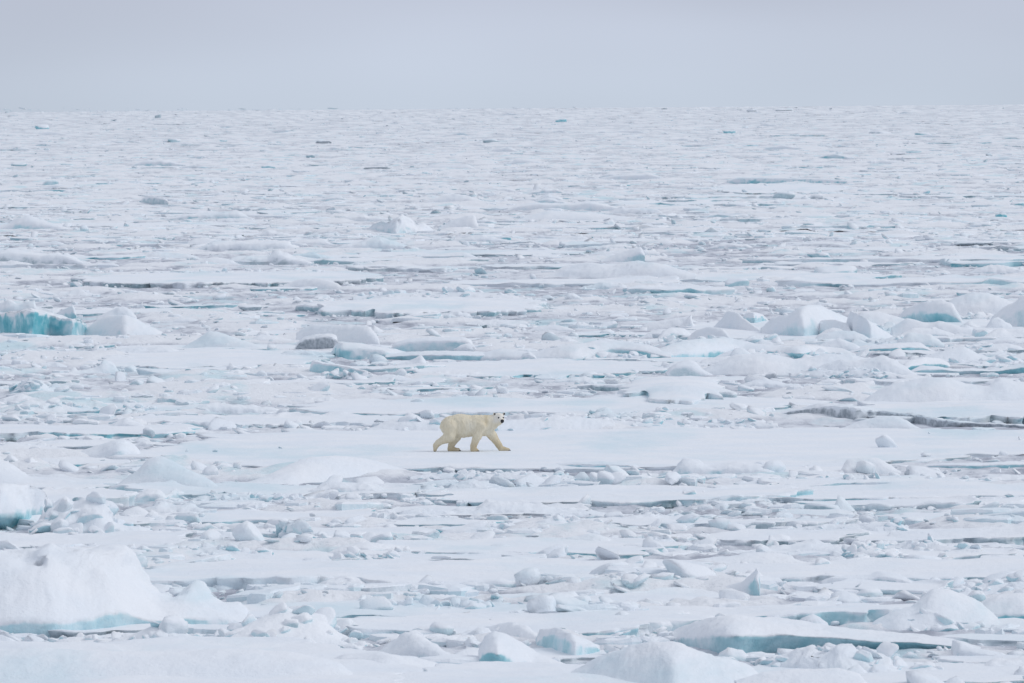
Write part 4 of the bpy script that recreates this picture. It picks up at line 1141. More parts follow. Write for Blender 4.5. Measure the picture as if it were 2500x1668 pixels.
for i in range(1500):
    near_ = _n < 120
    yb = _h.uniform(640, 1560) if near_ else 275 + 380 * _h.random() ** 0.85
    xc = _h.uniform(-30, 2530)
    c = P(xc, yb)
    if 930 < xc < 1400 and 985 < yb < 1145:
        continue
    if near_ and floe_inside(np.array([c[0]]), np.array([c[1]]))[0] > 0.7 and (_h.random() > 0.25 or yb > 1360 or 1030 < yb < 1150):
        continue
    if any(x0 - 0.4 < c[0] < x1 + 0.4 and y0 - 5 < c[1] < y1 + 3 for (x0, x1, y0, y1) in OCC):
        continue
    sc = FOC / c[1]
    wm = np.exp(_h.normal(math.log(2.4 if near_ else 4.5), 0.45)) * (1.0 if near_ else max(1.0, c[1] / 2200.0))
    hm = wm * _h.uniform(0.09, 0.2)
    hm = min(hm, 0.75 if near_ else 1.6)
    k = _h.integers(5, 9)
    ux = np.sort(np.concatenate([[0, 1], _h.random(k)]))
    pk = _h.uniform(0.3, 0.7)
    env = np.clip(1 - np.abs(ux - pk) / np.where(ux < pk, pk, 1 - pk), 0, 1) ** 0.6
    ht = hm * env * _h.uniform(0.55, 1.0, len(ux))
    top_ = [(xc + (u - 0.5) * wm * sc, yb - h * sc) for u, h in zip(ux, ht)]
    soft_snow = _h.random() < 0.4
    tnt = [(0.9, _h.uniform(0.1, 0.6), 0.0), (0.5, 0.2, 0.0), (0.95, _h.uniform(0.5, 0.9), 0.0), (1.0, 0.3, 0.8)][_h.choice(4, p=[0.36, 0.22, 0.30, 0.12])]
    o = hummock(2000 + i, 'low heap of rafted snow-covered ice in the pack', top_, [(top_[0][0], yb), (top_[-1][0], yb)], wm * _h.uniform(0.5, 0.9),
                cliff=_h.uniform(0.05, 0.5) if near_ else _h.uniform(0.2, 0.8), tint=tnt, lump=0.08 if soft_snow else 0.2, rough=0.03 if soft_snow else min(0.12, hm * 0.22), soft=4 if soft_snow else 2,
                name='ice_heap', cat='ice heap', group='low heaps of rafted ice', nv=(6, 9, 4))
    o['look'] = 'grey-sided' if tnt[2] > 0.5 else ('turquoise-sided' if tnt[1] > 0.45 else 'white')
    _n += 1
    if _n > 262:
        break

# ------------------------------------------------------------------ slush and brash between the floes
def pile(x, y):
    """height of the heaped brash"""
    q = np.stack([x * 0.24, y * 0.09, np.zeros_like(x) + 3.3], -1)
    return np.clip(fbm(q, 3, 171) * 1.7 - 0.05, 0, 1) * 0.42


def slush_sheet(name, label, d0, d1, nr, nc, spread, amp, mat):
    lin = np.linspace(0, 1, nr)
    d = 1 / (1 / d0 + (1 / d1 - 1 / d0) * lin) if d1 > 1500 else d0 + (d1 - d0) * lin ** 1.25
    u = np.linspace(-1, 1, nc)
    D, U = np.meshgrid(d, u, indexing='ij')
    X = U * (spread * D + 6)
    q = np.stack([X, D * 0.5, np.zeros_like(X)], -1)
    big = fbm(q * 0.08, 3, 61)
    z = -0.005 + amp * (fbm(q * 0.9, 4, 63, 0.6) + 0.6 * big) + amp * 0.7 * np.abs(fbm(q * 2.4, 3, 65))
    ins = floe_inside(X.ravel(), D.ravel()).reshape(X.shape)
    z = z + pile(X, D) * 0.8 * smooth(0.1, -0.6, ins)
    z = np.where(ins > 0.2, np.minimum(z, 0.0), z)
    V = np.stack([X, D, z], -1).reshape(-1, 3)
    F = grid_faces(nr, nc)[:, ::-1]
    return tag(link(name, mesh(name, V, F, mat)), label, kind='stuff')


slush_sheet('slush', 'grey-white slush filling the gaps between the near floes', 150, 720, 600, 290, 0.085, 0.11, SLUSH)
slush_sheet('far_slush', 'grey-white slush between the floes towards the horizon', 716, FAR, 320, 300, 0.085, 0.22, PACKED)

rng = np.random.default_rng(77)
TPL = {s: [rock(3000 + 10 * s + k, s, p=18, cuts=7, nz=0.12 if s > 1 else 0.06) for k in range(14)] for s in (1, 2, 3)}




def plate_tpl(seed, k=11):
    """a broken plate: an uneven outline, a bevelled snowy lip, a rougher underside"""
    r = np.random.default_rng(seed)
    th = np.sort((np.arange(k) + r.uniform(-0.42, 0.42, k)) / k * 2 * np.pi)
    rad_ = r.uniform(0.72, 1.05, k)
    o2 = np.stack([np.cos(th) * rad_, np.sin(th) * rad_], 1)
    rings = []
    for f, z, jz, jr in ((0.55, 1.0, 0.22, 0.1), (0.93, 0.80, 0.25, 0.03), (1.0, 0.25, 0.2, 0.05), (0.94, -3.0, 0.0, 0.05)):
        rings.append(np.concatenate([o2 * f * (1 + r.uniform(-jr, jr, (k, 1))), (z + r.uniform(-jz, jz, k))[:, None]], 1))
    v = np.concatenate(rings + [[[0, 0, 1.05]]])
    f = [(4 * k, j, (j + 1) % k) for j in range(k)]
    for q in range(3):
        for j in range(k):
            a_, b_ = q * k + j, q * k + (j + 1) % k
            f += [(a_, a_ + k, b_), (b_, a_ + k, b_ + k)]
    return v, np.array(f)


PLT = {1: [plate_tpl(3500 + k, 9 + k % 5) for k in range(16)]}


def rot_batch(n, tilt):
    rx, ry, rz = rng.normal(0, tilt, n), rng.normal(0, tilt, n), rng.uniform(0, 2 * np.pi, n)
    cx, sx, cy, sy, cz, sz = np.cos(rx), np.sin(rx), np.cos(ry), np.sin(ry), np.cos(rz), np.sin(rz)
    o, l = np.zeros(n), np.ones(n)
    X = np.stack([l, o, o, o, cx, -sx, o, sx, cx], 1).reshape(n, 3, 3)
    Y = np.stack([cy, o, sy, o, l, o, -sy, o, cy], 1).reshape(n, 3, 3)
    Z = np.stack([cz, -sz, o, sz, cz, o, o, o, l], 1).reshape(n, 3, 3)
    return Z @ Y @ X


def scatter_positions(n, ylo, yhi, clump=0.0, seed=1, keep_in=0.05, pw=1.0):
    """points of the sea surface outside the floes, thinner with distance"""
    y = ylo + (yhi - ylo) * rng.random(n) ** pw
    x = rng.uniform(-420, 2920, n)
    d = np.stack([(x - W0 / 2) / FOC, -(y - H0 / 2) / FOC, -np.ones(n)], 1) @ R3.T
    t = -CAM_H / d[:, 2]
    p = CAM + d * t[:, None]
    if clump:
        k = fbm(np.stack([p[:, 0] * 0.16, p[:, 1] * 0.06, np.full(n, seed * 5.0)], 1), 3, seed)
        p = p[k * 1.6 + rng.uniform(-0.6, 0.6, len(k)) > -clump + 0.0]
    ins = floe_inside(p[:, 0], p[:, 1])
    ok = (ins < 0.15) | (rng.random(len(p)) < keep_in)
    for (x0, x1, y0, y1) in OCC:
        ok &= ~((p[:, 0] > x0) & (p[:, 0] < x1) & (p[:, 1] > y0 + 0.2) & (p[:, 1] < y1))
    p = p[ok]
    io = ins[ok]
    p[:, 2] = np.where(io > 0.3, 0.16, pile(p[:, 0], p[:, 1]) * smooth(0.1, -0.6, io))
    p = p[~((p[:, 0] > -6.5) & (p[:, 0] < 4.5) & (p[:, 1] > 255) & (p[:, 1] < 285))]
    return p


def sizes(n, lo, hi, a=2.0):
    u = rng.random(n)
    return (lo ** (-a) + u * (hi ** (-a) - lo ** (-a))) ** (-1 / a)


def chunk_tint(n):
    t = np.zeros((n, 3))
    t[:, 0] = rng.uniform(0.05, 1.0, n) ** 1.4
    t[:, 1] = np.clip(rng.beta(0.9, 3.5, n) * 1.1, 0, 1)
    t[:, 2] = np.where(rng.random(n) < 0.13, rng.uniform(0.4, 1.0, n), rng.uniform(0, 0.25, n))
    return t


def merged_chunks(name, label, pos, size, sub, tilt=0.35, flat=0.55, tint=None, long=1.0, plate=None):
    n = len(pos)
    bank = TPL if plate is None else PLT
    R = rot_batch(n, tilt)
    s = np.stack([size * rng.uniform(0.8, 1.7, n) * long, size * rng.uniform(0.7, 1.3, n), size * np.where(rng.random(n) < 0.5, rng.uniform(0.22, 0.5, n), rng.uniform(0.5, 1.15, n)) * flat], 1)
    if plate is not None:
        s = np.stack([size * rng.uniform(0.7, 1.5, n), size * rng.uniform(0.6, 1.2, n), plate * rng.uniform(0.6, 1.8, n)], 1)
    which = rng.integers(0, len(bank[sub]), n)
    tint = chunk_tint(n) if tint is None else tint
    vs, fs, ts, off = [], [], [], 0
    for k, (tv, tf) in enumerate(bank[sub]):
        m = np.where(which == k)[0]
        if len(m) == 0:
            continue
        v = (tv[None] * s[m][:, None, :] * 0.5) @ R[m].transpose(0, 2, 1) + pos[m][:, None, :]
        v[..., 2] += (s[m][:, 2] * rng.uniform(-0.05, 0.3 if plate is None else 0.12, len(m)))[:, None] - (0.22 * pos[m][:, 2])[:, None]
        nvv = tv.shape[0]
        f = tf[None] + (np.arange(len(m)) * nvv)[:, None, None] + off
        vs.append(v.reshape(-1, 3)); fs.append(f.reshape(-1, 3)); ts.append(np.repeat(tint[m], nvv, 0))
        off += len(m) * nvv
    o = link(name, mesh(name, np.concatenate(vs), np.concatenate(fs), ICE, np.concatenate(ts), flat=plate is not None))
    return tag(o, label, kind='stuff')


# thin broken plates lying in the slush
p = scatter_positions(6800, 560, 1720, clump=0.25, seed=13, keep_in=0.0)
merged_chunks('thin_ice_plates', 'thin white plates of broken ice lying in the near slush', p, sizes(len(p), 0.5, 2.8, 1.6), 1, tilt=0.05, plate=0.15, tint=chunk_tint(len(p)) * np.array((0.8, 1, 1)))
p = scatter_positions(7500, 266, 600, clump=0.3, seed=14, keep_in=0.03, pw=1.15)
merged_chunks('far_ice_plates', 'thin white plates of broken ice towards the horizon', p, sizes(len(p), 1.0, 5.0, 1.8) * np.maximum(1.3, p[:, 1] * 4.5 / FOC), 1, tilt=0.02,
              plate=np.clip(p[:, 1] * 1.3 / FOC, 0.16, 0.5))

# fine brash, near to far
p = scatter_positions(17000, 560, 1720, clump=0.25, seed=3, keep_in=0.012)
merged_chunks('brash_ice', 'fine white brash ice packed between the near floes', p, sizes(len(p), 0.14, 0.6, 1.8), 1)
p = scatter_positions(7500, 264, 620, clump=0.2, seed=4, keep_in=0.08, pw=1.2)
least = np.maximum(0.3, p[:, 1] * 3.2 / FOC)
far = p[:, 1] > 2500
fsz = sizes(len(p), 1.0, 4.0, 2.2) * least
merged_chunks('far_brash_ice', 'white brash ice between the floes in the distance', p[~far], fsz[~far], 1, flat=0.55, long=1.5, tint=chunk_tint(int((~far).sum())) * np.array((1, 1.3, 0.5)))
merged_chunks('horizon_pack_ice', 'tumbled pack ice fading towards the horizon', p[far], fsz[far], 1, flat=0.3, long=2.2, tilt=0.12, tint=chunk_tint(int(far.sum())) * np.array((0.6, 1.3, 0.35)))
p = scatter_positions(3000, 560, 1720, clump=0.3, seed=6, keep_in=0.01)
merged_chunks('brash_lumps', 'white and blue-grey lumps of brash ice between the near floes', p, sizes(len(p), 0.35, 0.8, 2.0), 2, flat=0.7)

# rubble pushed up along the front edges of the floes
ep = []
for (cx, cy, hw, hd, seed, jag) in FLOES:
    n = int(np.clip(hw * 2.2 * min(1.0, 420 / cy) * (4.0 if cy < 700 else 2.0), 8, 260))
    th = rng.uniform(np.pi * 0.98, 2.02 * np.pi, n)
    r = floe_radius(th, seed, hw, hd, jag)
    x, y = cx + hw * r * np.cos(th), cy + hd * r * np.sin(th) - rng.uniform(-0.2, 0.9, n)
    k = noise(np.stack([x * 0.35, y * 0.1, np.full(n, seed * 1.0)], 1), 9) + rng.uniform(-0.5, 0.5, n)
    m = (k > -0.15) & (np.abs(x / y) < 0.085)
    ep.append(np.stack([x, y, np.zeros(n)], 1)[m])
ep = np.concatenate(ep)
near = ep[:, 1] < 700
merged_chunks('edge_rubble', 'broken white ice pushed up along the edges of the near floes', ep[near], sizes(near.sum(), 0.2, 0.8, 1.7), 2, flat=0.7)
merged_chunks('far_edge_rubble', 'broken ice along the edges of the distant floes', ep[~near], sizes((~near).sum(), 0.5, 1.8, 1.8), 1, flat=0.7)

# the larger loose chunks, each its own thing
p = scatter_positions(1300, 600, 1690, clump=0.35, seed=8, keep_in=0.02)
sz = sizes(len(p), 0.5, 1.25, 2.4)
px = pix(p)
inview = (px[:, 0] > -40) & (px[:, 0] < 2540) & (px[:, 1] < 1690)
p, sz, px = p[inview], sz[inview], px[inview]
show = sz * FOC / p[:, 1]
order = np.argsort(-show)[:150]
tt = chunk_tint(len(p))
HEROES = [o for o in C.objects if o.get('category') in ('ice hummock', 'ice block')]
for i in order:
    v, f = rock(5000 + int(i), 3, p=rng.uniform(20, 50), cuts=8, nz=0.08)
    s = np.array((sz[i] * rng.uniform(0.8, 1.7), sz[i] * rng.uniform(0.7, 1.2), sz[i] * rng.uniform(0.25, 0.65))) / 2
    v = (v * s) @ rotm(rng.normal(0, 0.3), rng.normal(0, 0.3), rng.uniform(0, 6.28)).T
    v[:, 2] += s[2] * rng.uniform(-0.25, 0.25)
    tn = np.tile(tt[i], (len(v), 1))
    o = link('ice_chunk', mesh('ice_chunk', v, f, ICE, tn), loc=p[i])
    tag(o, 'loose snow-topped ice chunk in the brash between the floes', 'ice chunk', 'loose chunks in the brash')
    o['look'] = 'grey-sided' if tt[i][2] > 0.4 else ('bluish' if tt[i][0] > 0.5 and tt[i][1] > 0.25 else 'white')


# ------------------------------------------------------------------ the polar bear
def surface_nets(f, org, h):
    """quads over the zero level of a sampled field (inside < 0)"""
    s = f < 0
    nx, ny, nz = f.shape
    acc = np.zeros((nx - 1, ny - 1, nz - 1, 3))
    cnt = np.zeros((nx - 1, ny - 1, nz - 1))
    corners = [(a, b, c) for a in (0, 1) for b in (0, 1) for c in (0, 1)]

    def sub(arr, o):
        return arr[o[0]:nx - 1 + o[0], o[1]:ny - 1 + o[1], o[2]:nz - 1 + o[2]]
    for i, o in enumerate(corners):
        for ax in range(3):
            if o[ax] == 0:
                o2 = list(o)
                o2[ax] = 1
                f0, f1 = sub(f, o), sub(f, o2)
                m = (f0 < 0) != (f1 < 0)
                t = np.where(m, f0 / np.where(m, f0 - f1, 1), 0)
                for k in range(3):
                    acc[..., k] += m * (o[k] + (t if k == ax else 0))
                cnt += m
    act = cnt > 0
    idx = -np.ones(act.shape, int)
    idx[act] = np.arange(act.sum())
    g = np.stack(np.where(act), 1)
    V = (g + acc[act] / cnt[act][:, None]) * h + np.array(org)
    F = []
    for ax in range(3):
        sl0 = [slice(1, -1)] * 3
        sl1 = [slice(1, -1)] * 3
        sl0[ax] = slice(0, -1)
        sl1[ax] = slice(1, None)
        a, b = s[tuple(sl0)], s[tuple(sl1)]
        m = a != b
        ii = np.stack(np.where(m), 1)
        flip = a[m]
        off = [1, 1, 1]
        off[ax] = 0
        ii = ii + np.array(off)
        u, v = [(1, 2), (2, 0), (0, 1)][ax]
        eu, ev = np.eye(3, dtype=int)[u], np.eye(3, dtype=int)[v]
        q = [idx[tuple((ii - d).T)] for d in (eu + ev, ev, 0 * eu, eu)]
        q = np.stack(q, 1)
        q[~flip] = q[~flip][:, ::-1]
        F.append(q)
    F = np.concatenate(F)
    return V, F[(F >= 0).all(1)]


def cone(p, a, b, ra, rb, sy=1.0):
    a, b = np.array(a, float), np.array(b, float)
    w = np.array((1, 1 / sy, 1))
    pa, ba = (p - a) * w, (b - a) * w
    t = np.clip((pa @ ba) / (ba @ ba), 0, 1)
    return np.linalg.norm(pa - t[..., None] * ba, axis=-1) - (ra + (rb - ra) * t)


def smin(a, b, k):
    h = np.clip(0.5 + 0.5 * (b - a) / k, 0, 1)
    return b + (a - b) * h - k * h * (1 - h)


HB = 0.017
gx, gy, gz = np.arange(-1.34, 1.36, HB), np.arange(-0.52, 0.46, HB), np.arange(-0.06, 1.32, HB)
G = np.stack(np.meshgrid(gx, gy, gz, indexing='ij'), -1)
FD = np.array((0.31, -0.94, -0.15))
FD /= np.linalg.norm(FD)                                 # where the face points
RD = np.cross(FD, (0, 0, 1))
RD /= np.linalg.norm(RD)
UD = np.cross(RD, FD)
SK = np.array((0.885, -0.05, 1.062))                       # middle of the skull
NOSE = SK + FD * 0.285 - UD * 0.035
BODY = [
    # trunk
    ((-0.64, 0, 0.82), (-0.25, 0, 0.825), 0.315, 0.355, 0.84, 0.05), ((-0.25, 0, 0.81), (0.24, 0, 0.82), 0.355, 0.315, 0.84, 0.06),
    ((0.22, 0, 0.83), (0.42, 0, 0.865), 0.31, 0.27, 0.84, 0.10), ((-0.72, 0, 0.80), (-0.40, 0, 0.885), 0.255, 0.295, 0.9, 0.10),
    # neck and chest
    ((0.40, 0, 0.89), (0.76, -0.02, 1.0), 0.24, 0.185, 0.85, 0.10), ((0.46, 0, 0.74), (0.66, 0.0, 0.86), 0.24, 0.17, 0.85, 0.10),
    # near fore leg
    ((0.31, -0.18, 0.80), (0.18, -0.23, 0.52), 0.185, 0.14, 1, 0.035), ((0.18, -0.23, 0.52), (0.06, -0.21, 0.19), 0.145, 0.098, 1, 0.05),
    ((0.06, -0.19, 0.19), (0.05, -0.19, 0.075), 0.098, 0.085, 1, 0.04), ((0.05, -0.19, 0.075), (0.17, -0.20, 0.05), 0.085, 0.055, 1.2, 0.04),
    # far fore leg
    ((0.46, 0.12, 0.76), (0.66, 0.15, 0.50), 0.20, 0.142, 1, 0.07), ((0.66, 0.15, 0.50), (0.86, 0.15, 0.20), 0.142, 0.10, 1, 0.05),
    ((0.86, 0.15, 0.20), (0.93, 0.15, 0.085), 0.10, 0.085, 1, 0.04), ((0.93, 0.15, 0.085), (1.16, 0.14, 0.052), 0.085, 0.055, 1.2, 0.04),
    # near hind leg, trailing
    ((-0.66, -0.16, 0.78), (-0.69, -0.21, 0.50), 0.265, 0.18, 0.85, 0.04), ((-0.69, -0.20, 0.50), (-1.05, -0.18, 0.30), 0.18, 0.10, 1, 0.06),
    ((-1.05, -0.18, 0.30), (-1.13, -0.18, 0.22), 0.098, 0.088, 1, 0.04), ((-1.13, -0.18, 0.22), (-1.165, -0.18, 0.06), 0.085, 0.055, 1.1, 0.04),
    # far hind leg
    ((-0.52, 0.12, 0.74), (-0.49, 0.16, 0.48), 0.25, 0.155, 0.85, 0.07), ((-0.49, 0.16, 0.48), (-0.645, 0.16, 0.21), 0.155, 0.10, 1, 0.05),
    ((-0.645, 0.16, 0.21), (-0.68, 0.16, 0.085), 0.10, 0.085, 1, 0.04), ((-0.68, 0.16, 0.085), (-0.42, 0.15, 0.055), 0.085, 0.056, 1.2, 0.04),
    # tail
    ((-0.93, 0, 0.86), (-0.985, 0, 0.76), 0.06, 0.035, 1, 0.05),
    # head
    (SK - FD * 0.05, SK + FD * 0.04, 0.160, 0.147, 1, 0.06), (SK + FD * 0.05 - UD * 0.03, NOSE - FD * 0.035 - UD * 0.005, 0.122, 0.062, 1, 0.05),
    (SK + FD * 0.05 - UD * 0.08, NOSE - FD * 0.05 - UD * 0.05, 0.09, 0.045, 1, 0.04), (SK - UD * 0.06 - FD * 0.04, SK - UD * 0.10 - FD * 0.10, 0.14, 0.15, 1, 0.06),
]
field = None
for (a_, b_, ra, rb, sy, k) in BODY:
    d = cone(G, a_, b_, ra, rb, sy)
    field = d if field is None else smin(field, d, k)
for s_ in (-1, 1):
    e0 = SK + RD * 0.135 * s_ + UD * 0.105 - FD * 0.04
    field = smin(field, cone(G, e0, e0 + RD * 0.03 * s_ + UD * 0.035, 0.045, 0.04), 0.02)
for (a_, b_, r_) in (((0.11, -0.325, 0.74), (0.00, -0.29, 0.50), 0.04), ((-0.40, -0.325, 0.66), (-0.47, -0.30, 0.46), 0.032)):
    cr_ = cone(G, a_, b_, r_, r_ * 1.6)
    field = -smin(-field, cr_, 0.05)
BV, BF = surface_nets(field, (gx[0], gy[0], gz[0]), HB)
for _ in range(2):                                         # relax the grid steps
    A = np.zeros_like(BV)
    n_ = np.zeros(len(BV))
    for k in range(4):
        i0, i1 = BF[:, k], BF[:, (k + 1) % 4]
        np.add.at(A, i0, BV[i1]); np.add.at(n_, i0, 1)
        np.add.at(A, i1, BV[i0]); np.add.at(n_, i1, 1)
    BV = BV * 0.45 + 0.55 * A / n_[:, None]
# shaggy coat
hd_ = smooth(0.24, 0.12, np.linalg.norm(BV - (SK + FD * 0.1), axis=1))
sh = fbm(BV * np.array((26, 26, 9)), 3, 5, 0.6)
sh2 = fbm(BV * np.array((7, 7, 3.5)), 3, 6)
cen = np.array((0, 0, 0.8))
dirn = BV - cen
dirn[:, 0] *= 0.25
dirn /= np.linalg.norm(dirn, axis=1, keepdims=True) + 1e-6
low = smooth(0.05, 0.14, BV[:, 2])
BV = BV + dirn * (sh * 0.016 + sh2 * 0.015)[:, None] * (1 - 0.8 * hd_)[:, None] * low[:, None]
# coat colour: cream, whiter on the head, yellower and browner on the legs
legs = np.maximum(smooth(0.5, 0.1, BV[:, 2]), 0.85 * smooth(0.02, 0.12, BV[:, 1]) * smooth(0.72, 0.45, BV[:, 2]))
yel = np.clip(0.5 + 0.9 * fbm(BV * np.array((3, 3, 2)), 3, 8), 0, 1)
c0, c1, c2, c3 = (np.array(c) for c in ((0.80, 0.745, 0.61), (0.85, 0.82, 0.75), (0.54, 0.44, 0.275), (0.74, 0.64, 0.45)))
col = c0 + (c3 - c0) * (yel * 0.6)[:, None]
col = col + (c2 - col) * (legs * (0.35 + 0.65 * yel))[:, None]
nk = smooth(0.55, 0.8, BV[:, 0]) * smooth(0.85, 0.98, BV[:, 2])
col = col + (c1 - col) * nk[:, None]
neck_band = np.exp(-((BV[:, 0] - 0.47) / 0.06) ** 2) * smooth(0.7, 0.95, BV[:, 2])  # browner band over the base of the neck
col = col + (c2 - col) * (0.5 * neck_band)[:, None]


def coat_mat():
    m, t, b = new_mat('polar_bear_fur')
    at = node(t, 'ShaderNodeAttribute', attribute_name='tint')
    geo = node(t, 'ShaderNodeTexCoord')
    mp = node(t, 'ShaderNodeMapping')
    mp.inputs['Scale'].default_value = (1, 1, 0.3)
    t.links.new(geo.outputs['Object'], mp.inputs[0])
    n = noise_n(t, mp.outputs[0], 20, 4, 0.6)
    cl = mixc(t, mrange(t, n, 0.38, 0.68, 0.0, 0.3), at.outputs['Color'], (0.5, 0.42, 0.27, 1))
    t.links.new(cl, b.inputs['Base Color'])
    b.inputs['Roughness'].default_value = 0.9
    b.inputs['Specular IOR Level'].default_value = 0.1
    bp = node(t, 'ShaderNodeBump')
    bp.inputs['Strength'].default_value = 0.5
    bp.inputs['Distance'].default_value = 0.02
    t.links.new(n, bp.inputs['Height'])
    t.links.new(bp.outputs[0], b.inputs['Normal'])
    return m


def plain(name, c, r):
    m, t, b = new_mat(name)
    n = noise_n(t, node(t, 'ShaderNodeTexCoord').outputs['Object'], 20, 3)
    t.links.new(mixc(t, n, tuple(v * 0.7 for v in c) + (1,), tuple(c) + (1,)), b.inputs['Base Color'])
    b.inputs['Roughness'].default_value = r
    return m


FUR, SKIN_D, CLAW = coat_mat(), plain('black_skin', (0.02, 0.019, 0.022), 0.45), plain('claw_horn', (0.06, 0.05, 0.045), 0.5)
EARIN = plain('ear_inside', (0.10, 0.09, 0.085), 0.9)

foot = P(1151.6, 1102.5, 0.11)
from mathutils.bvhtree import BVHTree
fm = BEAR_FLOE.data
tree = BVHTree.FromPolygons([v.co[:] for v in fm.vertices], [p_.vertices[:] for p_ in fm.polygons])
zs = []
for (dx, dy) in ((0.1, -0.19), (1.03, 0.15), (-1.16, -0.18), (-0.55, 0.16)):
    hit = tree.ray_cast((foot[0] + dx, foot[1] + dy, 5.0), (0, 0, -1))
    zs.append(hit[0].z if hit[0] else 0.26)
bear = bpy.data.objects.new('polar_bear', None)
C.objects.link(bear)
bear.location = (foot[0], foot[1], float(np.mean(zs)) - 0.018)
tag(bear, 'cream-white polar bear walking right across the ice, face turned to the viewer', 'polar bear')
link('body', mesh('polar_bear_body', BV, BF, FUR, col), bear)


def blob(name, c, ax, r, mat, sub=3, power=2.3):
    v, f = ICO[sub]
    v = np.sign(v) * np.abs(v) ** (2 / power)
    M = np.stack(ax, 0)
    return link(name, mesh(name, (v * np.array(r)) @ M + np.array(c), f, mat), bear)


AX = (RD, FD, UD)
blob('nose', NOSE + FD * 0.022 - UD * 0.004, AX, (0.058, 0.036, 0.058), SKIN_D)
blob('mouth', NOSE - FD * 0.012 - UD * 0.062, AX, (0.036, 0.03, 0.014), SKIN_D)
for s_ in (-1, 1):
    blob('eye', SK + FD * 0.158 + RD * 0.072 * s_ + UD * 0.04, AX, (0.033, 0.022, 0.028), SKIN_D)
    blob('ear_opening', SK + RD * 0.157 * s_ + UD * 0.132 - FD * 0.004, AX, (0.03, 0.014, 0.036), EARIN)
for (px_, py_, pz_, hx) in ((0.225, -0.20, 0.035, 1), (1.215, 0.14, 0.036, 1), (-0.365, 0.15, 0.04, 1), (-1.165, -0.18, 0.012, 0.1)):
    for k in range(4):
        yy = py_ + (k - 1.5) * 0.034
        v, f = ICO[2]
        v = v * np.array((0.034 if hx == 1 else 0.014, 0.011, 0.014 if hx == 1 else 0.03))
        v[:, 2] -= 0.25 * np.clip(v[:, 0], 0, 1) if hx == 1 else 0
        link('claw', mesh('claw', v + np.array((px_ - abs(k - 1.4) * 0.012 * hx, yy, pz_)), f, CLAW), bear)


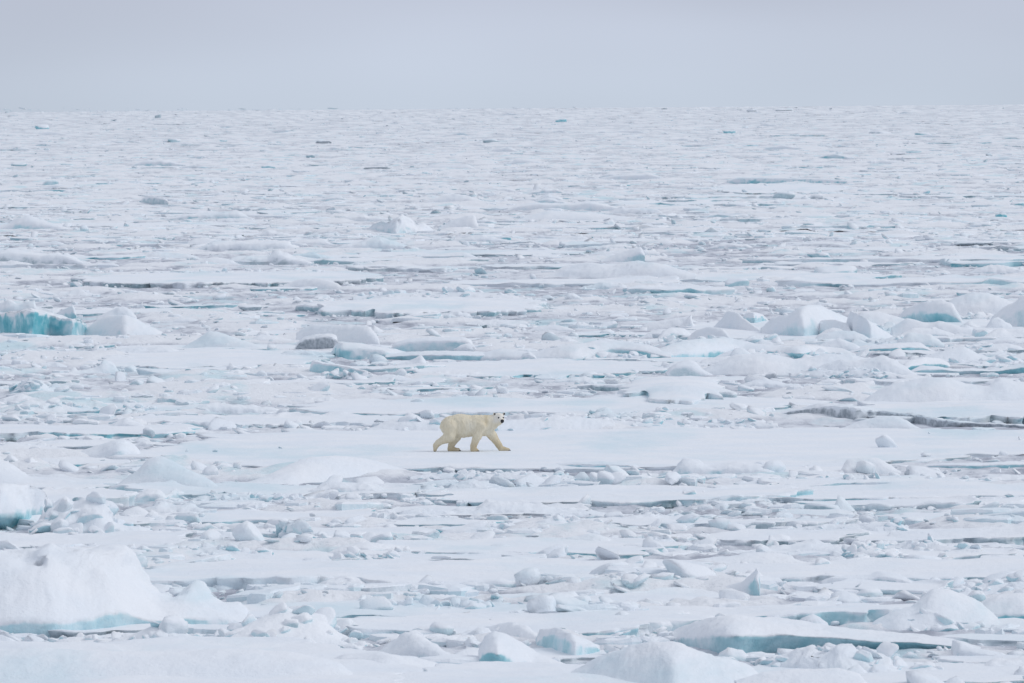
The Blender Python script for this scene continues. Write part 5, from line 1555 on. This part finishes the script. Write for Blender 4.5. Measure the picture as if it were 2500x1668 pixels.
# ------------------------------------------------------------------ which one is which: labels by look and nearest landmark
MARK = [(102, 'the vivid turquoise block', 790), (1151, 'the polar bear', 1060), (772, 'the dark grey ice face', 838), (1058, 'the pale blue loaf', 840),
        (838, 'the tilted turquoise slab', 900), (1672, 'the grey hummock-field boulder', 900), (1985, 'the tallest hummock peak', 790),
        (2130, 'the ragged grey edge', 1010), (2300, 'the arched snow block', 760), (380, 'the snow pyramid', 1160), (716, 'the rounded grey boulder', 1325),
        (170, 'the big left hummock', 1440), (455, 'the pointed hummock spur', 1430), (1845, 'the fin-shaped block', 1425), (2000, 'the long turquoise cave', 1560),
        (1270, 'the pointed bottom mound', 1590), (1600, 'the broad foreground dome', 1610), (2300, 'the peaked mass at lower right', 1480), (2060, 'the jagged rubble ridge', 1285),
        (800, 'the low mound below the bear', 1150), (290, 'the long mound with a grey end', 1100), (60, 'the teal cavity', 1275), (180, 'the pale teal rubble heap', 1250),
        (1690, 'the white floe-edge boulder', 1140), (2110, 'the cream-white hump', 1135), (550, 'the low white pyramid', 830), (410, 'the grey lump at left', 984),
        (305, 'the pale blue pyramid', 1035), (75, 'the heap with a teal gash', 940), (975, 'the far angular cluster', 545), (1130, 'the smooth far dome', 545),
        (1530, 'the tilted far plate', 625), (1920, 'the thin far blue slab', 441), (375, 'the pale teal far block', 490), (60, 'the low far-left block', 542),
        (102, 'the small far-left blue block', 310), (1370, 'the blue centre-horizon block', 294), (1780, 'the small blue cube', 322),
        (2255, 'the blue right-horizon slab', 328), (655, 'the small far blue slab', 408), (925, 'the dark slab on the lead', 408), (1912, 'the pale grey-green boulder', 478),
        (2445, 'the curved blue piece', 528), (1228, 'the teal block at centre', 584), (1310, 'the long dark far slab', 527), (1548, 'the ice egg', 1336),
        (1330, 'the grey-teal ledge', 1462), (2140, 'the long grey slab', 1415), (1280, 'the white jumbled ridge', 1275), (650, 'the domed floe', 735),
        (1390, 'the dark dome-floe block', 727), (2480, 'the smooth right-edge block', 770), (45, 'the dark teal far-left block', 402), (2195, 'the dark far-right slab', 376)]
GEN = []
for o in C.objects:
    g = o.get('group')
    if g not in ('flat floes in the distance', 'small pans in the brash', 'loose chunks in the brash', 'low heaps of rafted ice'):
        continue
    co = np.empty(len(o.data.vertices) * 3, np.float32)
    o.data.vertices.foreach_get('co', co)
    q = pix(co.reshape(-1, 3).mean(0) + np.array(o.location[:]))
    look = o.get('look')
    if look is None:
        tn = np.empty(len(o.data.vertices) * 4, np.float32)
        o.data.attributes['tint'].data.foreach_get('color', tn)
        tn = tn.reshape(-1, 4).mean(0)
        look = 'grey-edged' if tn[2] > 0.4 else ('blue-edged' if tn[0] > 0.4 and tn[1] > 0.3 else 'white-edged')
    else:
        del o['look']
    noun = {'flat floes in the distance': 'flat distant floe', 'small pans in the brash': 'small flat ice pan', 'loose chunks in the brash': 'loose ice chunk', 'low heaps of rafted ice': 'low ice heap'}[g]
    GEN.append((o, q, look, noun))
opts = {i: [] for i in range(len(GEN))}
ORD = ['nearest', 'second-nearest', 'third-nearest', 'fourth-nearest', 'fifth-nearest', 'sixth-nearest', 'seventh-nearest']
for (mx, mname, my) in MARK:
    cls = {}
    for i, (o, q, look, noun) in enumerate(GEN):
        dx, dy = q[0] - mx, q[1] - my
        rel = ('right of' if dx > 0 else 'left of') if abs(dx) > 1.5 * abs(dy) else ('in front of' if dy > 0 else 'behind')
        cls.setdefault((look, noun, rel), []).append((math.hypot(dx, dy), i))
    for (look, noun, rel), v in cls.items():
        for k, (dd, i) in enumerate(sorted(v)[:7]):
            opts[i].append((k * 60 + dd, f'{ORD[k]} {look} {noun} {rel} {mname}'))
for i, (o, q, look, noun) in enumerate(GEN):
    if opts[i]:
        o['label'] = min(opts[i])[1]
